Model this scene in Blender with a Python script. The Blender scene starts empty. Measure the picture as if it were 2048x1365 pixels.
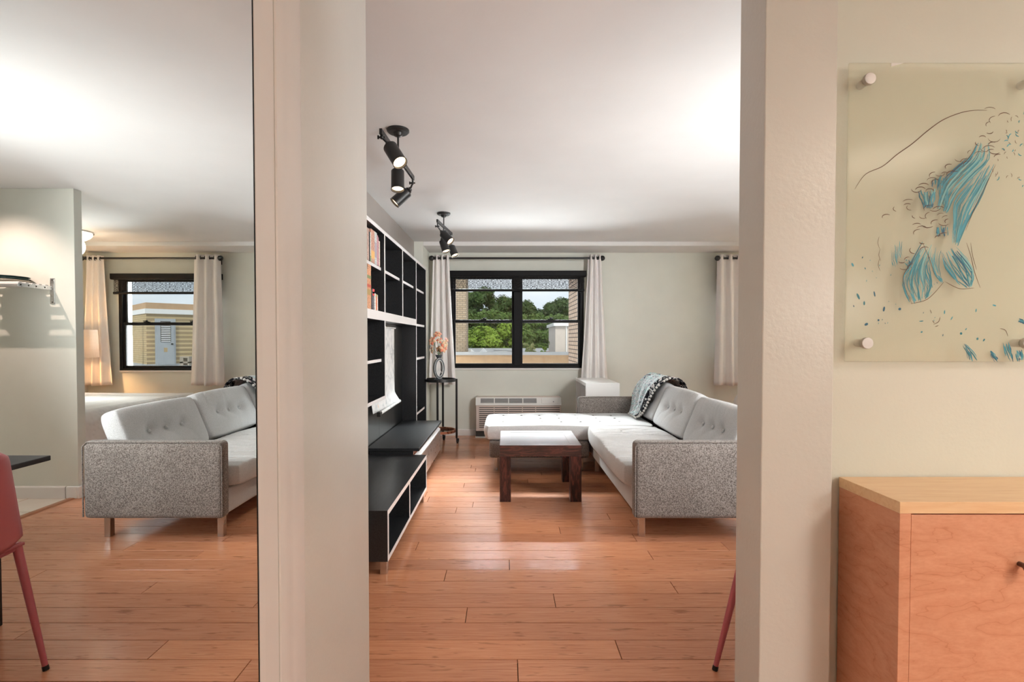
import bpy, bmesh, math, random
from mathutils import Vector, Matrix
R = math.radians
scene = bpy.context.scene
COL = scene.collection

# ---------------------------------------------------------------- camera
CAM_Z = 1.227
PITCH = 1.2
cam_d = bpy.data.cameras.new('camera')
cam_d.sensor_width = 36.0
FPX = 1014.0
cam_d.lens = FPX / 2048 * 36.0
cam = bpy.data.objects.new('camera', cam_d)
COL.objects.link(cam)
cam.location = (0, 0, CAM_Z)
cam.rotation_euler = (R(90 - PITCH), 0, 0)
cam_d.shift_x = (1024 - 1013) / 2048
cam_d.shift_y = (FPX * math.tan(R(PITCH)) - 2.5) / 2048
cam_d.clip_start = 0.02
cam_d.clip_end = 500
scene.camera = cam

# ---------------------------------------------------------------- world, sun, exposure
scene.view_settings.view_transform = 'Standard'
scene.view_settings.look = 'None'
scene.view_settings.gamma = 1
scene.view_settings.use_curve_mapping = False
scene.view_settings.exposure = 0.42
scene.cycles.max_bounces = 10
scene.cycles.diffuse_bounces = 6
scene.cycles.glossy_bounces = 6
scene.cycles.transparent_max_bounces = 16
scene.cycles.sample_clamp_indirect = 6
scene.cycles.caustics_reflective = True
scene.cycles.blur_glossy = 0.5
scene.cycles.caustics_refractive = False
scene.cycles.use_denoising = True

world = bpy.data.worlds.new('overcast_sky')
scene.world = world
world.use_nodes = True
wn, wl = world.node_tree.nodes, world.node_tree.links
wn.clear()
w_out = wn.new('ShaderNodeOutputWorld')
w_bg = wn.new('ShaderNodeBackground')
w_tc = wn.new('ShaderNodeTexCoord')
w_map = wn.new('ShaderNodeMapping')
w_map.inputs['Scale'].default_value = (1.2, 1.2, 5.0)
w_noise = wn.new('ShaderNodeTexNoise')
w_noise.inputs['Scale'].default_value = 2.2
w_noise.inputs['Detail'].default_value = 6
w_ramp = wn.new('ShaderNodeValToRGB')
w_ramp.color_ramp.elements[0].position = 0.35
w_ramp.color_ramp.elements[0].color = (0.62, 0.69, 0.78, 1)
w_ramp.color_ramp.elements[1].position = 0.68
w_ramp.color_ramp.elements[1].color = (0.90, 0.91, 0.93, 1)
wl.new(w_tc.outputs['Generated'], w_map.inputs['Vector'])
wl.new(w_map.outputs['Vector'], w_noise.inputs['Vector'])
wl.new(w_noise.outputs['Fac'], w_ramp.inputs['Fac'])
wl.new(w_ramp.outputs['Color'], w_bg.inputs['Color'])
wl.new(w_bg.outputs['Background'], w_out.inputs['Surface'])
w_bg.inputs['Strength'].default_value = 0.98


def light(name, kind, loc, energy, color, target=None, **kw):
    d = bpy.data.lights.new(name, kind)
    d.energy = energy
    d.color = color
    for k, v in kw.items():
        setattr(d, k, v)
    o = bpy.data.objects.new(name, d)
    COL.objects.link(o)
    o.location = loc
    if target is not None:
        o.rotation_euler = (Vector(target) - Vector(loc)).to_track_quat('-Z', 'Y').to_euler()
    return o


light('sun', 'SUN', (0, -5, 20), 1.3, (1.0, 0.95, 0.86), target=(-6, 12, 6), angle=R(6))
# area lights added outside both windows: daylight boost from above, ceiling fill from below
DAY = (0.95, 0.98, 1.0)
light('daylight_window', 'AREA', (0.13, 8.15, 3.66), 4300, DAY, target=(0.13, 4.3, 0.8), shape='RECTANGLE', size=3.6, size_y=1.5)
light('daylight_bedroom_window', 'AREA', (3.45, 8.15, 3.66), 5200, DAY, target=(3.0, 4.3, 0.8), shape='RECTANGLE', size=3.2, size_y=1.5)
for nm_, x_, w_, k_ in (('window', 0.13, 2.6, 1.0), ('bedroom_window', 3.45, 2.2, 1.1)):
    light('ceiling_fill_' + nm_, 'AREA', (x_, 7.15, 0.42), 300 * k_, DAY, target=(x_, 4.6, 2.35), shape='RECTANGLE', size=w_, size_y=0.8)  # added light aimed up through the window to brighten the ceiling
    light('soffit_fill_' + nm_, 'AREA', (x_, 6.92, 0.50), 120 * k_, DAY, target=(x_, 6.0, 2.35), shape='RECTANGLE', size=w_, size_y=0.34)  # added light that brightens the underside of the beam
# hall ceiling and kitchen lamps outside the view; the fills are added, unseen lights
light('hall_ceiling_light', 'AREA', (2.3, -0.4, 2.33), 30, (1.0, 0.84, 0.68), target=(2.3, -0.4, 0), shape='DISK', size=0.6)
light('hall_fill', 'POINT', (2.5, -1.0, 1.5), 38, (1.0, 0.95, 0.90), shadow_soft_size=0.2)  # unseen fill added to lift the near ceiling and hall
light('dining_fill', 'AREA', (2.28, 1.75, 2.1), 26, (1.0, 0.98, 0.95), target=(-1.0, 5.5, 1.2), shape='DISK', size=0.8, spread=R(100))  # unseen fill added to brighten the back wall and wall unit
light('near_ceiling_fill', 'AREA', (2.25, 1.8, 0.85), 22, (0.97, 0.99, 1.0), target=(0.1, 3.6, 2.385), shape='DISK', size=0.8, spread=R(130))  # unseen upward fill added for the ceiling near the opening
light('kitchen_spot_light', 'SPOT', (2.85, 3.28, 2.30), 42, (1.0, 0.74, 0.64), target=(2.85, 3.86, 1.45), spot_size=R(95), spot_blend=1.0, shadow_soft_size=0.008)

# ---------------------------------------------------------------- mesh helpers
ORG = {}


def org(o):
    v = Vector((0, 0, 0))
    while o is not None:
        v = v + o.location
        o = o.parent
    return v


class MB:
    def __init__(self):
        self.v, self.f = [], []

    def add(self, vs, fs):
        n = len(self.v)
        self.v += [Vector(p) for p in vs]
        self.f += [tuple(i + n for i in f) for f in fs]
        return self

    def box(self, x0, x1, y0, y1, z0, z1, M=None):
        vs = [Vector(p) for p in ((x0, y0, z0), (x1, y0, z0), (x1, y1, z0), (x0, y1, z0), (x0, y0, z1), (x1, y0, z1), (x1, y1, z1), (x0, y1, z1))]
        if M is not None:
            vs = [M @ p for p in vs]
        return self.add(vs, [(0, 3, 2, 1), (4, 5, 6, 7), (0, 1, 5, 4), (1, 2, 6, 5), (2, 3, 7, 6), (3, 0, 4, 7)])

    def prism(self, poly, axis, a, b):
        """poly: 2D outline extruded along axis 'x','y' or 'z' from a to b"""
        def p3(p, t):
            return {'x': (t, p[0], p[1]), 'y': (p[0], t, p[1]), 'z': (p[0], p[1], t)}[axis]
        n = len(poly)
        vs = [p3(p, a) for p in poly] + [p3(p, b) for p in poly]
        fs = [tuple(range(n))[::-1], tuple(range(n, 2 * n))]
        fs += [(i, (i + 1) % n, n + (i + 1) % n, n + i) for i in range(n)]
        return self.add(vs, fs)

    def cyl(self, p0, p1, r0, r1=None, n=16, caps=True):
        p0, p1 = Vector(p0), Vector(p1)
        r1 = r0 if r1 is None else r1
        q = (p1 - p0).to_track_quat('Z', 'Y')
        a = [p0 + q @ Vector((r0 * math.cos(2 * math.pi * i / n), r0 * math.sin(2 * math.pi * i / n), 0)) for i in range(n)]
        b = [p1 + q @ Vector((r1 * math.cos(2 * math.pi * i / n), r1 * math.sin(2 * math.pi * i / n), 0)) for i in range(n)]
        fs = [(i, (i + 1) % n, n + (i + 1) % n, n + i) for i in range(n)]
        if caps:
            fs += [tuple(range(n))[::-1], tuple(range(n, 2 * n))]
        return self.add(a + b, fs)

    def lathe(self, c, prof, n=24, M=None):
        c = Vector(c)
        vs, fs = [], []
        for r, z in prof:
            for i in range(n):
                a = 2 * math.pi * i / n
                p = Vector((r * math.cos(a), r * math.sin(a), z))
                if M is not None:
                    p = M @ p
                vs.append(c + p)
        for k in range(len(prof) - 1):
            for i in range(n):
                j = (i + 1) % n
                fs.append((k * n + i, k * n + j, (k + 1) * n + j, (k + 1) * n + i))
        return self.add(vs, fs)

    def tube(self, pts, r, n=8, closed=False):
        pts = [Vector(p) for p in pts]
        rs = r if isinstance(r, (list, tuple)) else [r] * len(pts)
        vs, fs = [], []
        m = len(pts)
        up = None
        for k, p in enumerate(pts):
            if closed:
                d = (pts[(k + 1) % m] - pts[k - 1]).normalized()
            else:
                d = (pts[min(k + 1, m - 1)] - pts[max(k - 1, 0)]).normalized()
            if up is None:
                up = Vector((0, 0, 1)) if abs(d.z) < 0.9 else Vector((1, 0, 0))
            s = d.cross(up).normalized()
            up = s.cross(d).normalized()
            for i in range(n):
                a = 2 * math.pi * i / n
                vs.append(p + (s * math.cos(a) + up * math.sin(a)) * rs[k])
        for k in range(m if closed else m - 1):
            k2 = (k + 1) % m
            for i in range(n):
                j = (i + 1) % n
                fs.append((k * n + i, k * n + j, k2 * n + j, k2 * n + i))
        if not closed:
            fs += [tuple(range(n))[::-1], tuple((m - 1) * n + i for i in range(n))]
        return self.add(vs, fs)

    def sphere(self, c, r, n=10, m=7, sc=(1, 1, 1)):
        c = Vector(c)
        vs = [c + Vector((0, 0, -r * sc[2]))]
        for k in range(1, m):
            t = math.pi * k / m
            for i in range(n):
                a = 2 * math.pi * i / n
                vs.append(c + Vector((r * sc[0] * math.sin(t) * math.cos(a), r * sc[1] * math.sin(t) * math.sin(a), -r * sc[2] * math.cos(t))))
        vs.append(c + Vector((0, 0, r * sc[2])))
        fs = []
        for i in range(n):
            j = (i + 1) % n
            fs.append((0, 1 + j, 1 + i))
            for k in range(m - 2):
                fs.append((1 + k * n + i, 1 + k * n + j, 1 + (k + 1) * n + j, 1 + (k + 1) * n + i))
            fs.append((len(vs) - 1, 1 + (m - 2) * n + i, 1 + (m - 2) * n + j))
        return self.add(vs, fs)

    def grid(self, fn, nu, nv):
        vs = [fn(i / nu, j / nv) for j in range(nv + 1) for i in range(nu + 1)]
        w = nu + 1
        fs = [(j * w + i, j * w + i + 1, (j + 1) * w + i + 1, (j + 1) * w + i) for j in range(nv) for i in range(nu)]
        return self.add(vs, fs)

    def mesh(self, name, mat, off=Vector((0, 0, 0)), smooth=False):
        me = bpy.data.meshes.new(name)
        me.from_pydata([p - off for p in self.v], [], self.f)
        if mat is not None:
            me.materials.append(mat)
        bm = bmesh.new()
        bm.from_mesh(me)
        bmesh.ops.recalc_face_normals(bm, faces=bm.faces)
        bm.to_mesh(me)
        bm.free()
        if smooth:
            me.shade_smooth()
            me.set_sharp_from_angle(angle=R(smooth if smooth is not True else 40))
        return me

    def build(self, name, mat, parent=None, smooth=False, bevel=0, seg=2, subsurf=0, solid=0, loc=None):
        """one mesh object; geometry is given in world coordinates"""
        off = org(parent)
        if loc is not None:
            off = Vector(loc)
        o = bpy.data.objects.new(name, self.mesh(name, mat, off, smooth))
        COL.objects.link(o)
        if parent is not None:
            o.parent = parent
            o.location = off - org(parent)
        elif loc is not None:
            o.location = off
        if solid:
            m = o.modifiers.new('solidify', 'SOLIDIFY')
            m.thickness = solid
            m.offset = 0
        if bevel:
            m = o.modifiers.new('bevel', 'BEVEL')
            m.width = bevel
            m.segments = seg
            m.limit_method = 'ANGLE'
            m.angle_limit = R(40)
        if subsurf:
            m = o.modifiers.new('subsurf', 'SUBSURF')
            m.levels = m.render_levels = subsurf
        return o


def bx(*a):
    return MB().box(*a)


def thing(name, label, cat, loc=(0, 0, 0), group=None):
    o = bpy.data.objects.new(name, None)
    o.empty_display_size = 0.1
    COL.objects.link(o)
    o.location = loc
    o['label'] = label
    o['category'] = cat
    if group:
        o['group'] = group
    return o


def tag(o, label, cat, group=None):
    o['label'] = label
    o['category'] = cat
    if group:
        o['group'] = group
    return o


def struct(o):
    o['kind'] = 'structure'
    return o


def copy_obj(o, parent, loc=None):
    c = o.copy()
    COL.objects.link(c)
    c.parent = parent
    if loc is not None:
        c.location = Vector(loc) - org(parent)
    return c


def dup(root, loc, label=None, group=None, rotz=None):
    r = root.copy()
    COL.objects.link(r)
    r.location = loc
    if rotz is not None:
        r.rotation_euler.z = rotz
    if label:
        r['label'] = label
    if group:
        r['group'] = group
    for ch in list(root.children):
        c = ch.copy()
        COL.objects.link(c)
        c.parent = r
        for g in list(ch.children):
            d = g.copy()
            COL.objects.link(d)
            d.parent = c
    return r


# ---------------------------------------------------------------- materials
class NT:
    def __init__(self, name):
        self.m = bpy.data.materials.new(name)
        self.m.use_nodes = True
        self.n, self.l = self.m.node_tree.nodes, self.m.node_tree.links
        self.b = self.n['Principled BSDF']
        self.out = self.n['Material Output']
        self._tc = None

    def tc(self, what='Object', scale=(1, 1, 1), rot=(0, 0, 0), loc=(0, 0, 0), rand=False):
        t = self.n.new('ShaderNodeTexCoord')
        mp = self.n.new('ShaderNodeMapping')
        mp.inputs['Scale'].default_value = scale
        mp.inputs['Rotation'].default_value = rot
        mp.inputs['Location'].default_value = loc
        src = t.outputs[what]
        if rand:
            oi = self.n.new('ShaderNodeObjectInfo')
            mu = self.n.new('ShaderNodeMath')
            mu.operation = 'MULTIPLY'
            mu.inputs[1].default_value = 73.0
            self.l.new(oi.outputs['Random'], mu.inputs[0])
            ad = self.n.new('ShaderNodeVectorMath')
            ad.operation = 'ADD'
            self.l.new(src, ad.inputs[0])
            self.l.new(mu.outputs[0], ad.inputs[1])
            src = ad.outputs[0]
        self.l.new(src, mp.inputs['Vector'])
        return mp.outputs['Vector']

    def noise(self, vec, scale, detail=4, rough=0.55, dist=0):
        t = self.n.new('ShaderNodeTexNoise')
        t.inputs['Scale'].default_value = scale
        t.inputs['Detail'].default_value = detail
        t.inputs['Roughness'].default_value = rough
        t.inputs['Distortion'].default_value = dist
        self.l.new(vec, t.inputs['Vector'])
        return t.outputs['Fac']

    def wave(self, vec, scale, dist=2, detail=2, kind='BANDS', direction='X', dscale=1):
        t = self.n.new('ShaderNodeTexWave')
        t.wave_type = kind
        if kind == 'BANDS':
            t.bands_direction = direction
        t.inputs['Scale'].default_value = scale
        t.inputs['Distortion'].default_value = dist
        t.inputs['Detail'].default_value = detail
        t.inputs['Detail Scale'].default_value = dscale
        self.l.new(vec, t.inputs['Vector'])
        return t.outputs['Fac']

    def voro(self, vec, scale, feature='F1', out='Distance'):
        t = self.n.new('ShaderNodeTexVoronoi')
        t.feature = feature
        t.inputs['Scale'].default_value = scale
        self.l.new(vec, t.inputs['Vector'])
        return t.outputs[out]

    def ramp(self, fac, stops, interp='LINEAR'):
        r = self.n.new('ShaderNodeValToRGB')
        cr = r.color_ramp
        cr.interpolation = interp
        while len(cr.elements) < len(stops):
            cr.elements.new(0.5)
        for e, (p, c) in zip(cr.elements, stops):
            e.position = p
            e.color = (*c, 1) if len(c) == 3 else c
        self.l.new(fac, r.inputs['Fac'])
        return r.outputs['Color']

    def mix(self, fac, a, b, blend='MIX'):
        m = self.n.new('ShaderNodeMix')
        m.data_type = 'RGBA'
        m.blend_type = blend
        for sock, v in ((m.inputs['Factor'], fac), (m.inputs[6], a), (m.inputs[7], b)):
            if isinstance(v, (int, float)):
                sock.default_value = v
            elif isinstance(v, tuple):
                sock.default_value = (*v, 1)
            else:
                self.l.new(v, sock)
        return m.outputs[2]

    def random(self):
        return self.n.new('ShaderNodeObjectInfo').outputs['Random']

    def bump(self, h, strength=0.2, dist=0.01):
        b = self.n.new('ShaderNodeBump')
        b.inputs['Strength'].default_value = strength
        b.inputs['Distance'].default_value = dist
        self.l.new(h, b.inputs['Height'])
        self.l.new(b.outputs['Normal'], self.b.inputs['Normal'])

    def set(self, color=None, rough=None, metal=None, spec=None, **kw):
        for key, v in (('Base Color', color), ('Roughness', rough), ('Metallic', metal), ('Specular IOR Level', spec)):
            if v is None:
                continue
            if isinstance(v, (int, float)):
                self.b.inputs[key].default_value = v
            elif isinstance(v, tuple):
                self.b.inputs[key].default_value = (*v, 1)
            else:
                self.l.new(v, self.b.inputs[key])
        for k, v in kw.items():
            self.b.inputs[k.replace('_', ' ')].default_value = v
        return self.m


def paint(name, c, rough=0.6, var=0.04, bump=0.08, scale=60, metal=0.0, spec=0.4):
    t = NT(name)
    v = t.tc()
    n = t.noise(v, 3.0, 3)
    hi = tuple(min(1, x * (1 + var)) for x in c)
    lo = tuple(x * (1 - var) for x in c)
    t.set(t.ramp(n, [(0.3, lo), (0.7, hi)]), rough, metal, spec)
    if bump:
        t.bump(t.noise(v, scale, 3), bump, 0.004)
    return t.m


def metal(name, c, rough=0.25):
    t = NT(name)
    v = t.tc()
    t.set(c, t.ramp(t.noise(v, 25, 3), [(0.3, (rough * 0.8,) * 3), (0.7, (rough * 1.25,) * 3)]), 1.0)
    return t.m


def fabric(name, c, c2, weave=420, bump=0.35, fold=0):
    t = NT(name)
    v = t.tc()
    f = t.noise(v, weave, 3, 0.7)
    big = t.noise(v, 4, 3)
    col = t.mix(t.ramp(f, [(0.38, (0, 0, 0)), (0.62, (1, 1, 1))]), c, c2)
    col = t.mix(t.ramp(big, [(0.35, (0, 0, 0)), (0.7, (0.25, 0.25, 0.25))]), col, tuple(x * 0.85 for x in c))
    t.set(col, 0.92, 0, 0.15, Sheen_Weight=0.25)
    t.bump(f, bump, 0.002)
    return t.m


def wood(name, c1, c2, c3, scale=(1, 1, 1), rough=0.35, bump=0.05, rand=False, ns=6, spec=0.5):
    """scale: low along the grain, high across it"""
    t = NT(name)
    v = t.tc(scale=scale, rand=rand)
    g = t.noise(v, ns, 8, 0.6, 0.6)
    col = t.ramp(g, [(0.3, c1), (0.5, c2), (0.7, c3)])
    t.set(col, rough, 0, spec)
    t.bump(g, bump, 0.003)
    return t.m


def emit(name, c, s):
    t = NT(name)
    t.set(c, 0.5, 0, 0.2)
    t.b.inputs['Emission Color'].default_value = (*c, 1)
    t.b.inputs['Emission Strength'].default_value = s
    return t.m


MAT = {}
MAT['wall'] = paint('wall_paint', (0.675, 0.69, 0.63), 0.55, 0.03, 0.12, 90)
MAT['wall_warm'] = MAT['wall']
MAT['gloss_wall'] = paint('semigloss_wall_paint', (0.64, 0.64, 0.61), 0.32, 0.03, 0.18, 70)
MAT['bulkhead'] = paint('greige_bulkhead_paint', (0.30, 0.27, 0.25), 0.5, 0.03, 0.08, 70)
MAT['ceiling'] = paint('ceiling_paint', (0.735, 0.735, 0.73), 0.75, 0.02, 0.10, 45)
MAT['trim'] = paint('white_trim_paint', (0.75, 0.73, 0.715), 0.35, 0.02, 0.03, 60)
MAT['white'] = paint('white_laminate', (0.85, 0.85, 0.84), 0.3, 0.01, 0.0)
MAT['subfloor'] = paint('subfloor', (0.10, 0.055, 0.03), 0.8)

# bamboo planks: tint per plank, fine grain along x, short knots
t = NT('bamboo_plank')
v = t.tc(scale=(1.2, 26, 10), rand=True)
g = t.noise(v, 5, 8, 0.62, 0.3)
v2 = t.tc(scale=(4.2, 24, 4), rand=True)
k = t.noise(v2, 2.0, 2, 0.6, 0.3)
base = t.ramp(g, [(0.28, (0.50, 0.20, 0.105)), (0.5, (0.60, 0.265, 0.145)), (0.72, (0.67, 0.33, 0.19))])
knot = t.ramp(k, [(0.62, (0, 0, 0)), (0.70, (0.6, 0.6, 0.6))])
base = t.mix(knot, base, (0.27, 0.11, 0.05))
rnd = t.random()
tint = t.ramp(rnd, [(0.0, (0.88, 0.86, 0.87)), (0.5, (1.0, 1.0, 1.0)), (1.0, (1.10, 1.08, 1.04))])
base = t.mix(1.0, base, tint, 'MULTIPLY')
t.set(base, t.ramp(g, [(0.3, (0.16,) * 3), (0.7, (0.22,) * 3)]), 0, 0.5)
t.bump(g, 0.03, 0.002)
MAT['plank'] = t.m

MAT['tile'] = paint('kitchen_floor_tile', (0.70, 0.64, 0.56), 0.3, 0.08, 0.02)
MAT['threshold'] = wood('threshold_wood', (0.25, 0.09, 0.04), (0.36, 0.14, 0.06), (0.42, 0.18, 0.09), (20, 2, 10), 0.35)
MAT['black_frame'] = paint('black_window_frame', (0.006, 0.006, 0.007), 0.55, 0.05, 0.0, spec=0.2)
MAT['black_metal'] = paint('black_metal', (0.012, 0.012, 0.012), 0.38, 0.1, 0.02, spec=0.5)
t = NT('black_woodgrain')
v = t.tc(scale=(14, 1.0, 14))
g = t.noise(v, 9, 6, 0.65, 0.3)
t.set(t.ramp(g, [(0.35, (0.010, 0.011, 0.012)), (0.7, (0.030, 0.031, 0.034))]), 0.30, 0, 0.5)
t.bump(g, 0.03, 0.001)
MAT['black_wood'] = t.m
MAT['edge'] = paint('pale_edge_sheen', (0.86, 0.85, 0.86), 0.25, 0.02, 0.0)  # on the black boards this white paints in the reflected room light
MAT['chrome'] = metal('brushed_chrome', (0.62, 0.60, 0.58), 0.22)
MAT['steel_front'] = metal('satin_steel_front', (0.80, 0.76, 0.74), 0.32)
MAT['copper'] = metal('copper', (0.72, 0.36, 0.24), 0.28)
MAT['sofa'] = fabric('grey_tweed_shaded', (0.085, 0.068, 0.058), (0.36, 0.325, 0.30), 185, 0.6)  # same tweed as the cushions, darkened to paint in shade
MAT['cushion'] = fabric('grey_tweed_lit', (0.45, 0.455, 0.46), (0.63, 0.635, 0.64), 260, 0.3)  # same tweed again, lightened to paint in window light
MAT['button'] = fabric('button_fabric', (0.22, 0.21, 0.20), (0.35, 0.34, 0.33), 300, 0.2)
MAT['curtain'] = fabric('ivory_curtain_fabric', (0.82, 0.79, 0.78), (0.88, 0.85, 0.84), 500, 0.1)
MAT['chair'] = paint('dusty_rose_powder_coat', (0.50, 0.125, 0.145), 0.42, 0.04, 0.03)
MAT['black_top'] = paint('black_table_laminate', (0.020, 0.024, 0.030), 0.45)
MAT['rosewood'] = None
t = NT('dark_rosewood')
v = t.tc(scale=(3, 18, 18), rand=False)
g = t.noise(v, 3.0, 8, 0.62, 1.2)
t.set(t.ramp(g, [(0.30, (0.012, 0.007, 0.007)), (0.48, (0.035, 0.014, 0.013)), (0.60, (0.12, 0.038, 0.03)), (0.75, (0.05, 0.02, 0.018))]),
      t.ramp(g, [(0.3, (0.30,) * 3), (0.7, (0.42,) * 3)]), 0, 0.7, Coat_Weight=0.55, Coat_Roughness=0.28)
t.bump(g, 0.06, 0.002)
MAT['rosewood'] = t.m
t = NT('dark_rosewood_upright')
v = t.tc(scale=(18, 18, 3))
g = t.noise(v, 3.0, 8, 0.62, 1.2)
t.set(t.ramp(g, [(0.30, (0.012, 0.007, 0.007)), (0.48, (0.035, 0.014, 0.013)), (0.60, (0.12, 0.038, 0.03)), (0.75, (0.05, 0.02, 0.018))]),
      0.28, 0, 0.5)
MAT['rosewood_leg'] = t.m

# maple veneer with loose contour-like figure
def maple(name, a, b, c, scale, ring=3.2):
    t = NT(name)
    v = t.tc(scale=scale)
    n = t.noise(v, 1.6, 4, 0.55, 0.4)
    mm = t.n.new('ShaderNodeMath'); mm.operation = 'MULTIPLY'; mm.inputs[1].default_value = 9.0
    t.l.new(n, mm.inputs[0])
    fr = t.n.new('ShaderNodeMath'); fr.operation = 'FRACT'
    t.l.new(mm.outputs[0], fr.inputs[0])
    line = t.ramp(fr.outputs[0], [(0.0, c), (0.05, a), (0.55, b), (1.0, a)])
    fine = t.noise(t.tc(scale=tuple(s * 9 for s in scale)), 6, 4)
    col = t.mix(t.ramp(fine, [(0.4, (0, 0, 0)), (0.7, (0.3, 0.3, 0.3))]), line, c)
    t.set(col, 0.38, 0, 0.4)
    return t.m


MAT['maple'] = maple('maple_veneer', (0.66, 0.315, 0.195), (0.71, 0.36, 0.23), (0.54, 0.22, 0.12), (1.5, 1.5, 4.2))
MAT['maple_top'] = wood('maple_top', (0.76, 0.49, 0.27), (0.82, 0.56, 0.33), (0.86, 0.62, 0.38), (1.2, 14, 14), 0.35, 0.02)

# mirror
t = NT('mirror_silvering')
v = t.tc()
sm = t.noise(v, 2.6, 5, 0.6, 0.5)
t.set((0.86, 0.885, 0.875), t.ramp(sm, [(0.55, (0.0,) * 3), (0.85, (0.02,) * 3)]), 1.0)
MAT['mirror'] = t.m


def glassy(name, tint, gloss=0.9, diffuse=0.0, dcol=(0.8, 0.85, 0.82), rough=0.02, smear=0.0, ior=1.45):
    """thin pane: straight-through transmission, fresnel reflection, optional milky haze"""
    t = NT(name)
    n, l = t.n, t.l
    n.remove(t.b)
    tr = n.new('ShaderNodeBsdfTransparent')
    tr.inputs['Color'].default_value = (*tint, 1)
    gl = n.new('ShaderNodeBsdfGlossy')
    gl.inputs['Roughness'].default_value = rough
    gl.inputs['Color'].default_value = (gloss, gloss, gloss, 1)
    fr = n.new('ShaderNodeFresnel')
    fr.inputs['IOR'].default_value = ior
    body = tr.outputs[0]
    if diffuse or smear:
        df = n.new('ShaderNodeBsdfDiffuse')
        df.inputs['Color'].default_value = (*dcol, 1)
        m0 = n.new('ShaderNodeMixShader')
        m0.inputs[0].default_value = diffuse
        if smear:
            nz = t.noise(t.tc(), 1.3, 3)
            rp = t.ramp(nz, [(0.45, (diffuse,) * 3), (0.75, (diffuse + smear,) * 3)])
            l.new(rp, m0.inputs[0])
        l.new(tr.outputs[0], m0.inputs[1])
        l.new(df.outputs[0], m0.inputs[2])
        body = m0.outputs[0]
    mx = n.new('ShaderNodeMixShader')
    l.new(fr.outputs[0], mx.inputs[0])
    l.new(body, mx.inputs[1])
    l.new(gl.outputs[0], mx.inputs[2])
    l.new(mx.outputs[0], t.out.inputs['Surface'])
    return t.m


MAT['glass'] = glassy('window_glass', (0.97, 0.985, 0.98))
MAT['acrylic'] = glassy('frosted_acrylic', (0.98, 0.985, 0.96), 0.9, 0.20, (0.78, 0.78, 0.66), 0.15, ior=1.10)

# solar shade: dark open weave, streaky
t = NT('solar_shade_mesh')
n, l = t.n, t.l
v = t.tc(scale=(14, 1, 85))
nz = t.noise(v, 3.0, 3, 0.6)
msk = t.ramp(nz, [(0.36, (0.05,) * 3), (0.56, (0.95,) * 3)])
tr = n.new('ShaderNodeBsdfTransparent')
mx = n.new('ShaderNodeMixShader')
t.set((0.012, 0.012, 0.013), 0.8)
l.new(msk, mx.inputs[0]); l.new(t.b.outputs[0], mx.inputs[1]); l.new(tr.outputs[0], mx.inputs[2])
l.new(mx.outputs[0], t.out.inputs['Surface'])
MAT['shade'] = t.m


def brick_mat(name, c1, c2, mortar, bw=0.2, bh=0.075, bumpy=0.5):
    t = NT(name)
    tcn = t.n.new('ShaderNodeTexCoord')
    sep = t.n.new('ShaderNodeSeparateXYZ')
    add = t.n.new('ShaderNodeMath'); add.operation = 'ADD'
    comb = t.n.new('ShaderNodeCombineXYZ')
    t.l.new(tcn.outputs['Object'], sep.inputs[0])
    t.l.new(sep.outputs['X'], add.inputs[0]); t.l.new(sep.outputs['Y'], add.inputs[1])
    t.l.new(add.outputs[0], comb.inputs['X']); t.l.new(sep.outputs['Z'], comb.inputs['Y'])
    b = t.n.new('ShaderNodeTexBrick')
    b.inputs['Color1'].default_value = (*c1, 1)
    b.inputs['Color2'].default_value = (*c2, 1)
    b.inputs['Mortar'].default_value = (*mortar, 1)
    b.inputs['Scale'].default_value = 1.0
    b.inputs['Brick Width'].default_value = bw
    b.inputs['Row Height'].default_value = bh
    b.inputs['Mortar Size'].default_value = bh * 0.12
    t.l.new(comb.outputs[0], b.inputs['Vector'])
    t.set(b.outputs['Color'], 0.85, 0, 0.2)
    return t.m


MAT['brick_grey'] = brick_mat('buff_grey_brick', (0.42, 0.32, 0.22), (0.52, 0.41, 0.30), (0.22, 0.18, 0.14), 0.21, 0.078)
MAT['brick_near'] = brick_mat('pale_brick', (0.66, 0.49, 0.37), (0.74, 0.57, 0.45), (0.16, 0.12, 0.10), 0.36, 0.118)
MAT['brick_yellow'] = brick_mat('yellow_brick', (0.58, 0.44, 0.24), (0.64, 0.50, 0.30), (0.36, 0.27, 0.16), 0.30, 0.10)
MAT['parapet'] = paint('tan_parapet', (0.52, 0.34, 0.20), 0.9, 0.08)
MAT['coping'] = paint('grey_coping', (0.46, 0.47, 0.48), 0.7)
MAT['roofing'] = paint('grey_roofing', (0.30, 0.33, 0.37), 0.9, 0.1)
MAT['grey_door'] = paint('grey_door_paint', (0.42, 0.45, 0.48), 0.55, 0.05)
MAT['rust'] = paint('rust_patch', (0.52, 0.38, 0.20), 0.8)
MAT['concrete'] = paint('concrete', (0.36, 0.31, 0.25), 0.9, 0.1)
MAT['bark'] = paint('bark', (0.08, 0.055, 0.035), 0.9, 0.2)


def leafmat(name, a, b, c):
    t = NT(name)
    v = t.tc()
    n = t.noise(v, 1.1, 4, 0.6)
    n2 = t.noise(v, 14, 2)
    col = t.ramp(n, [(0.35, a), (0.55, b), (0.72, c)])
    col = t.mix(t.ramp(n2, [(0.35, (0, 0, 0)), (0.7, (0.5, 0.5, 0.5))]), col, c)
    t.set(col, 0.7, 0, 0.2)
    return t.m


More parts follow.
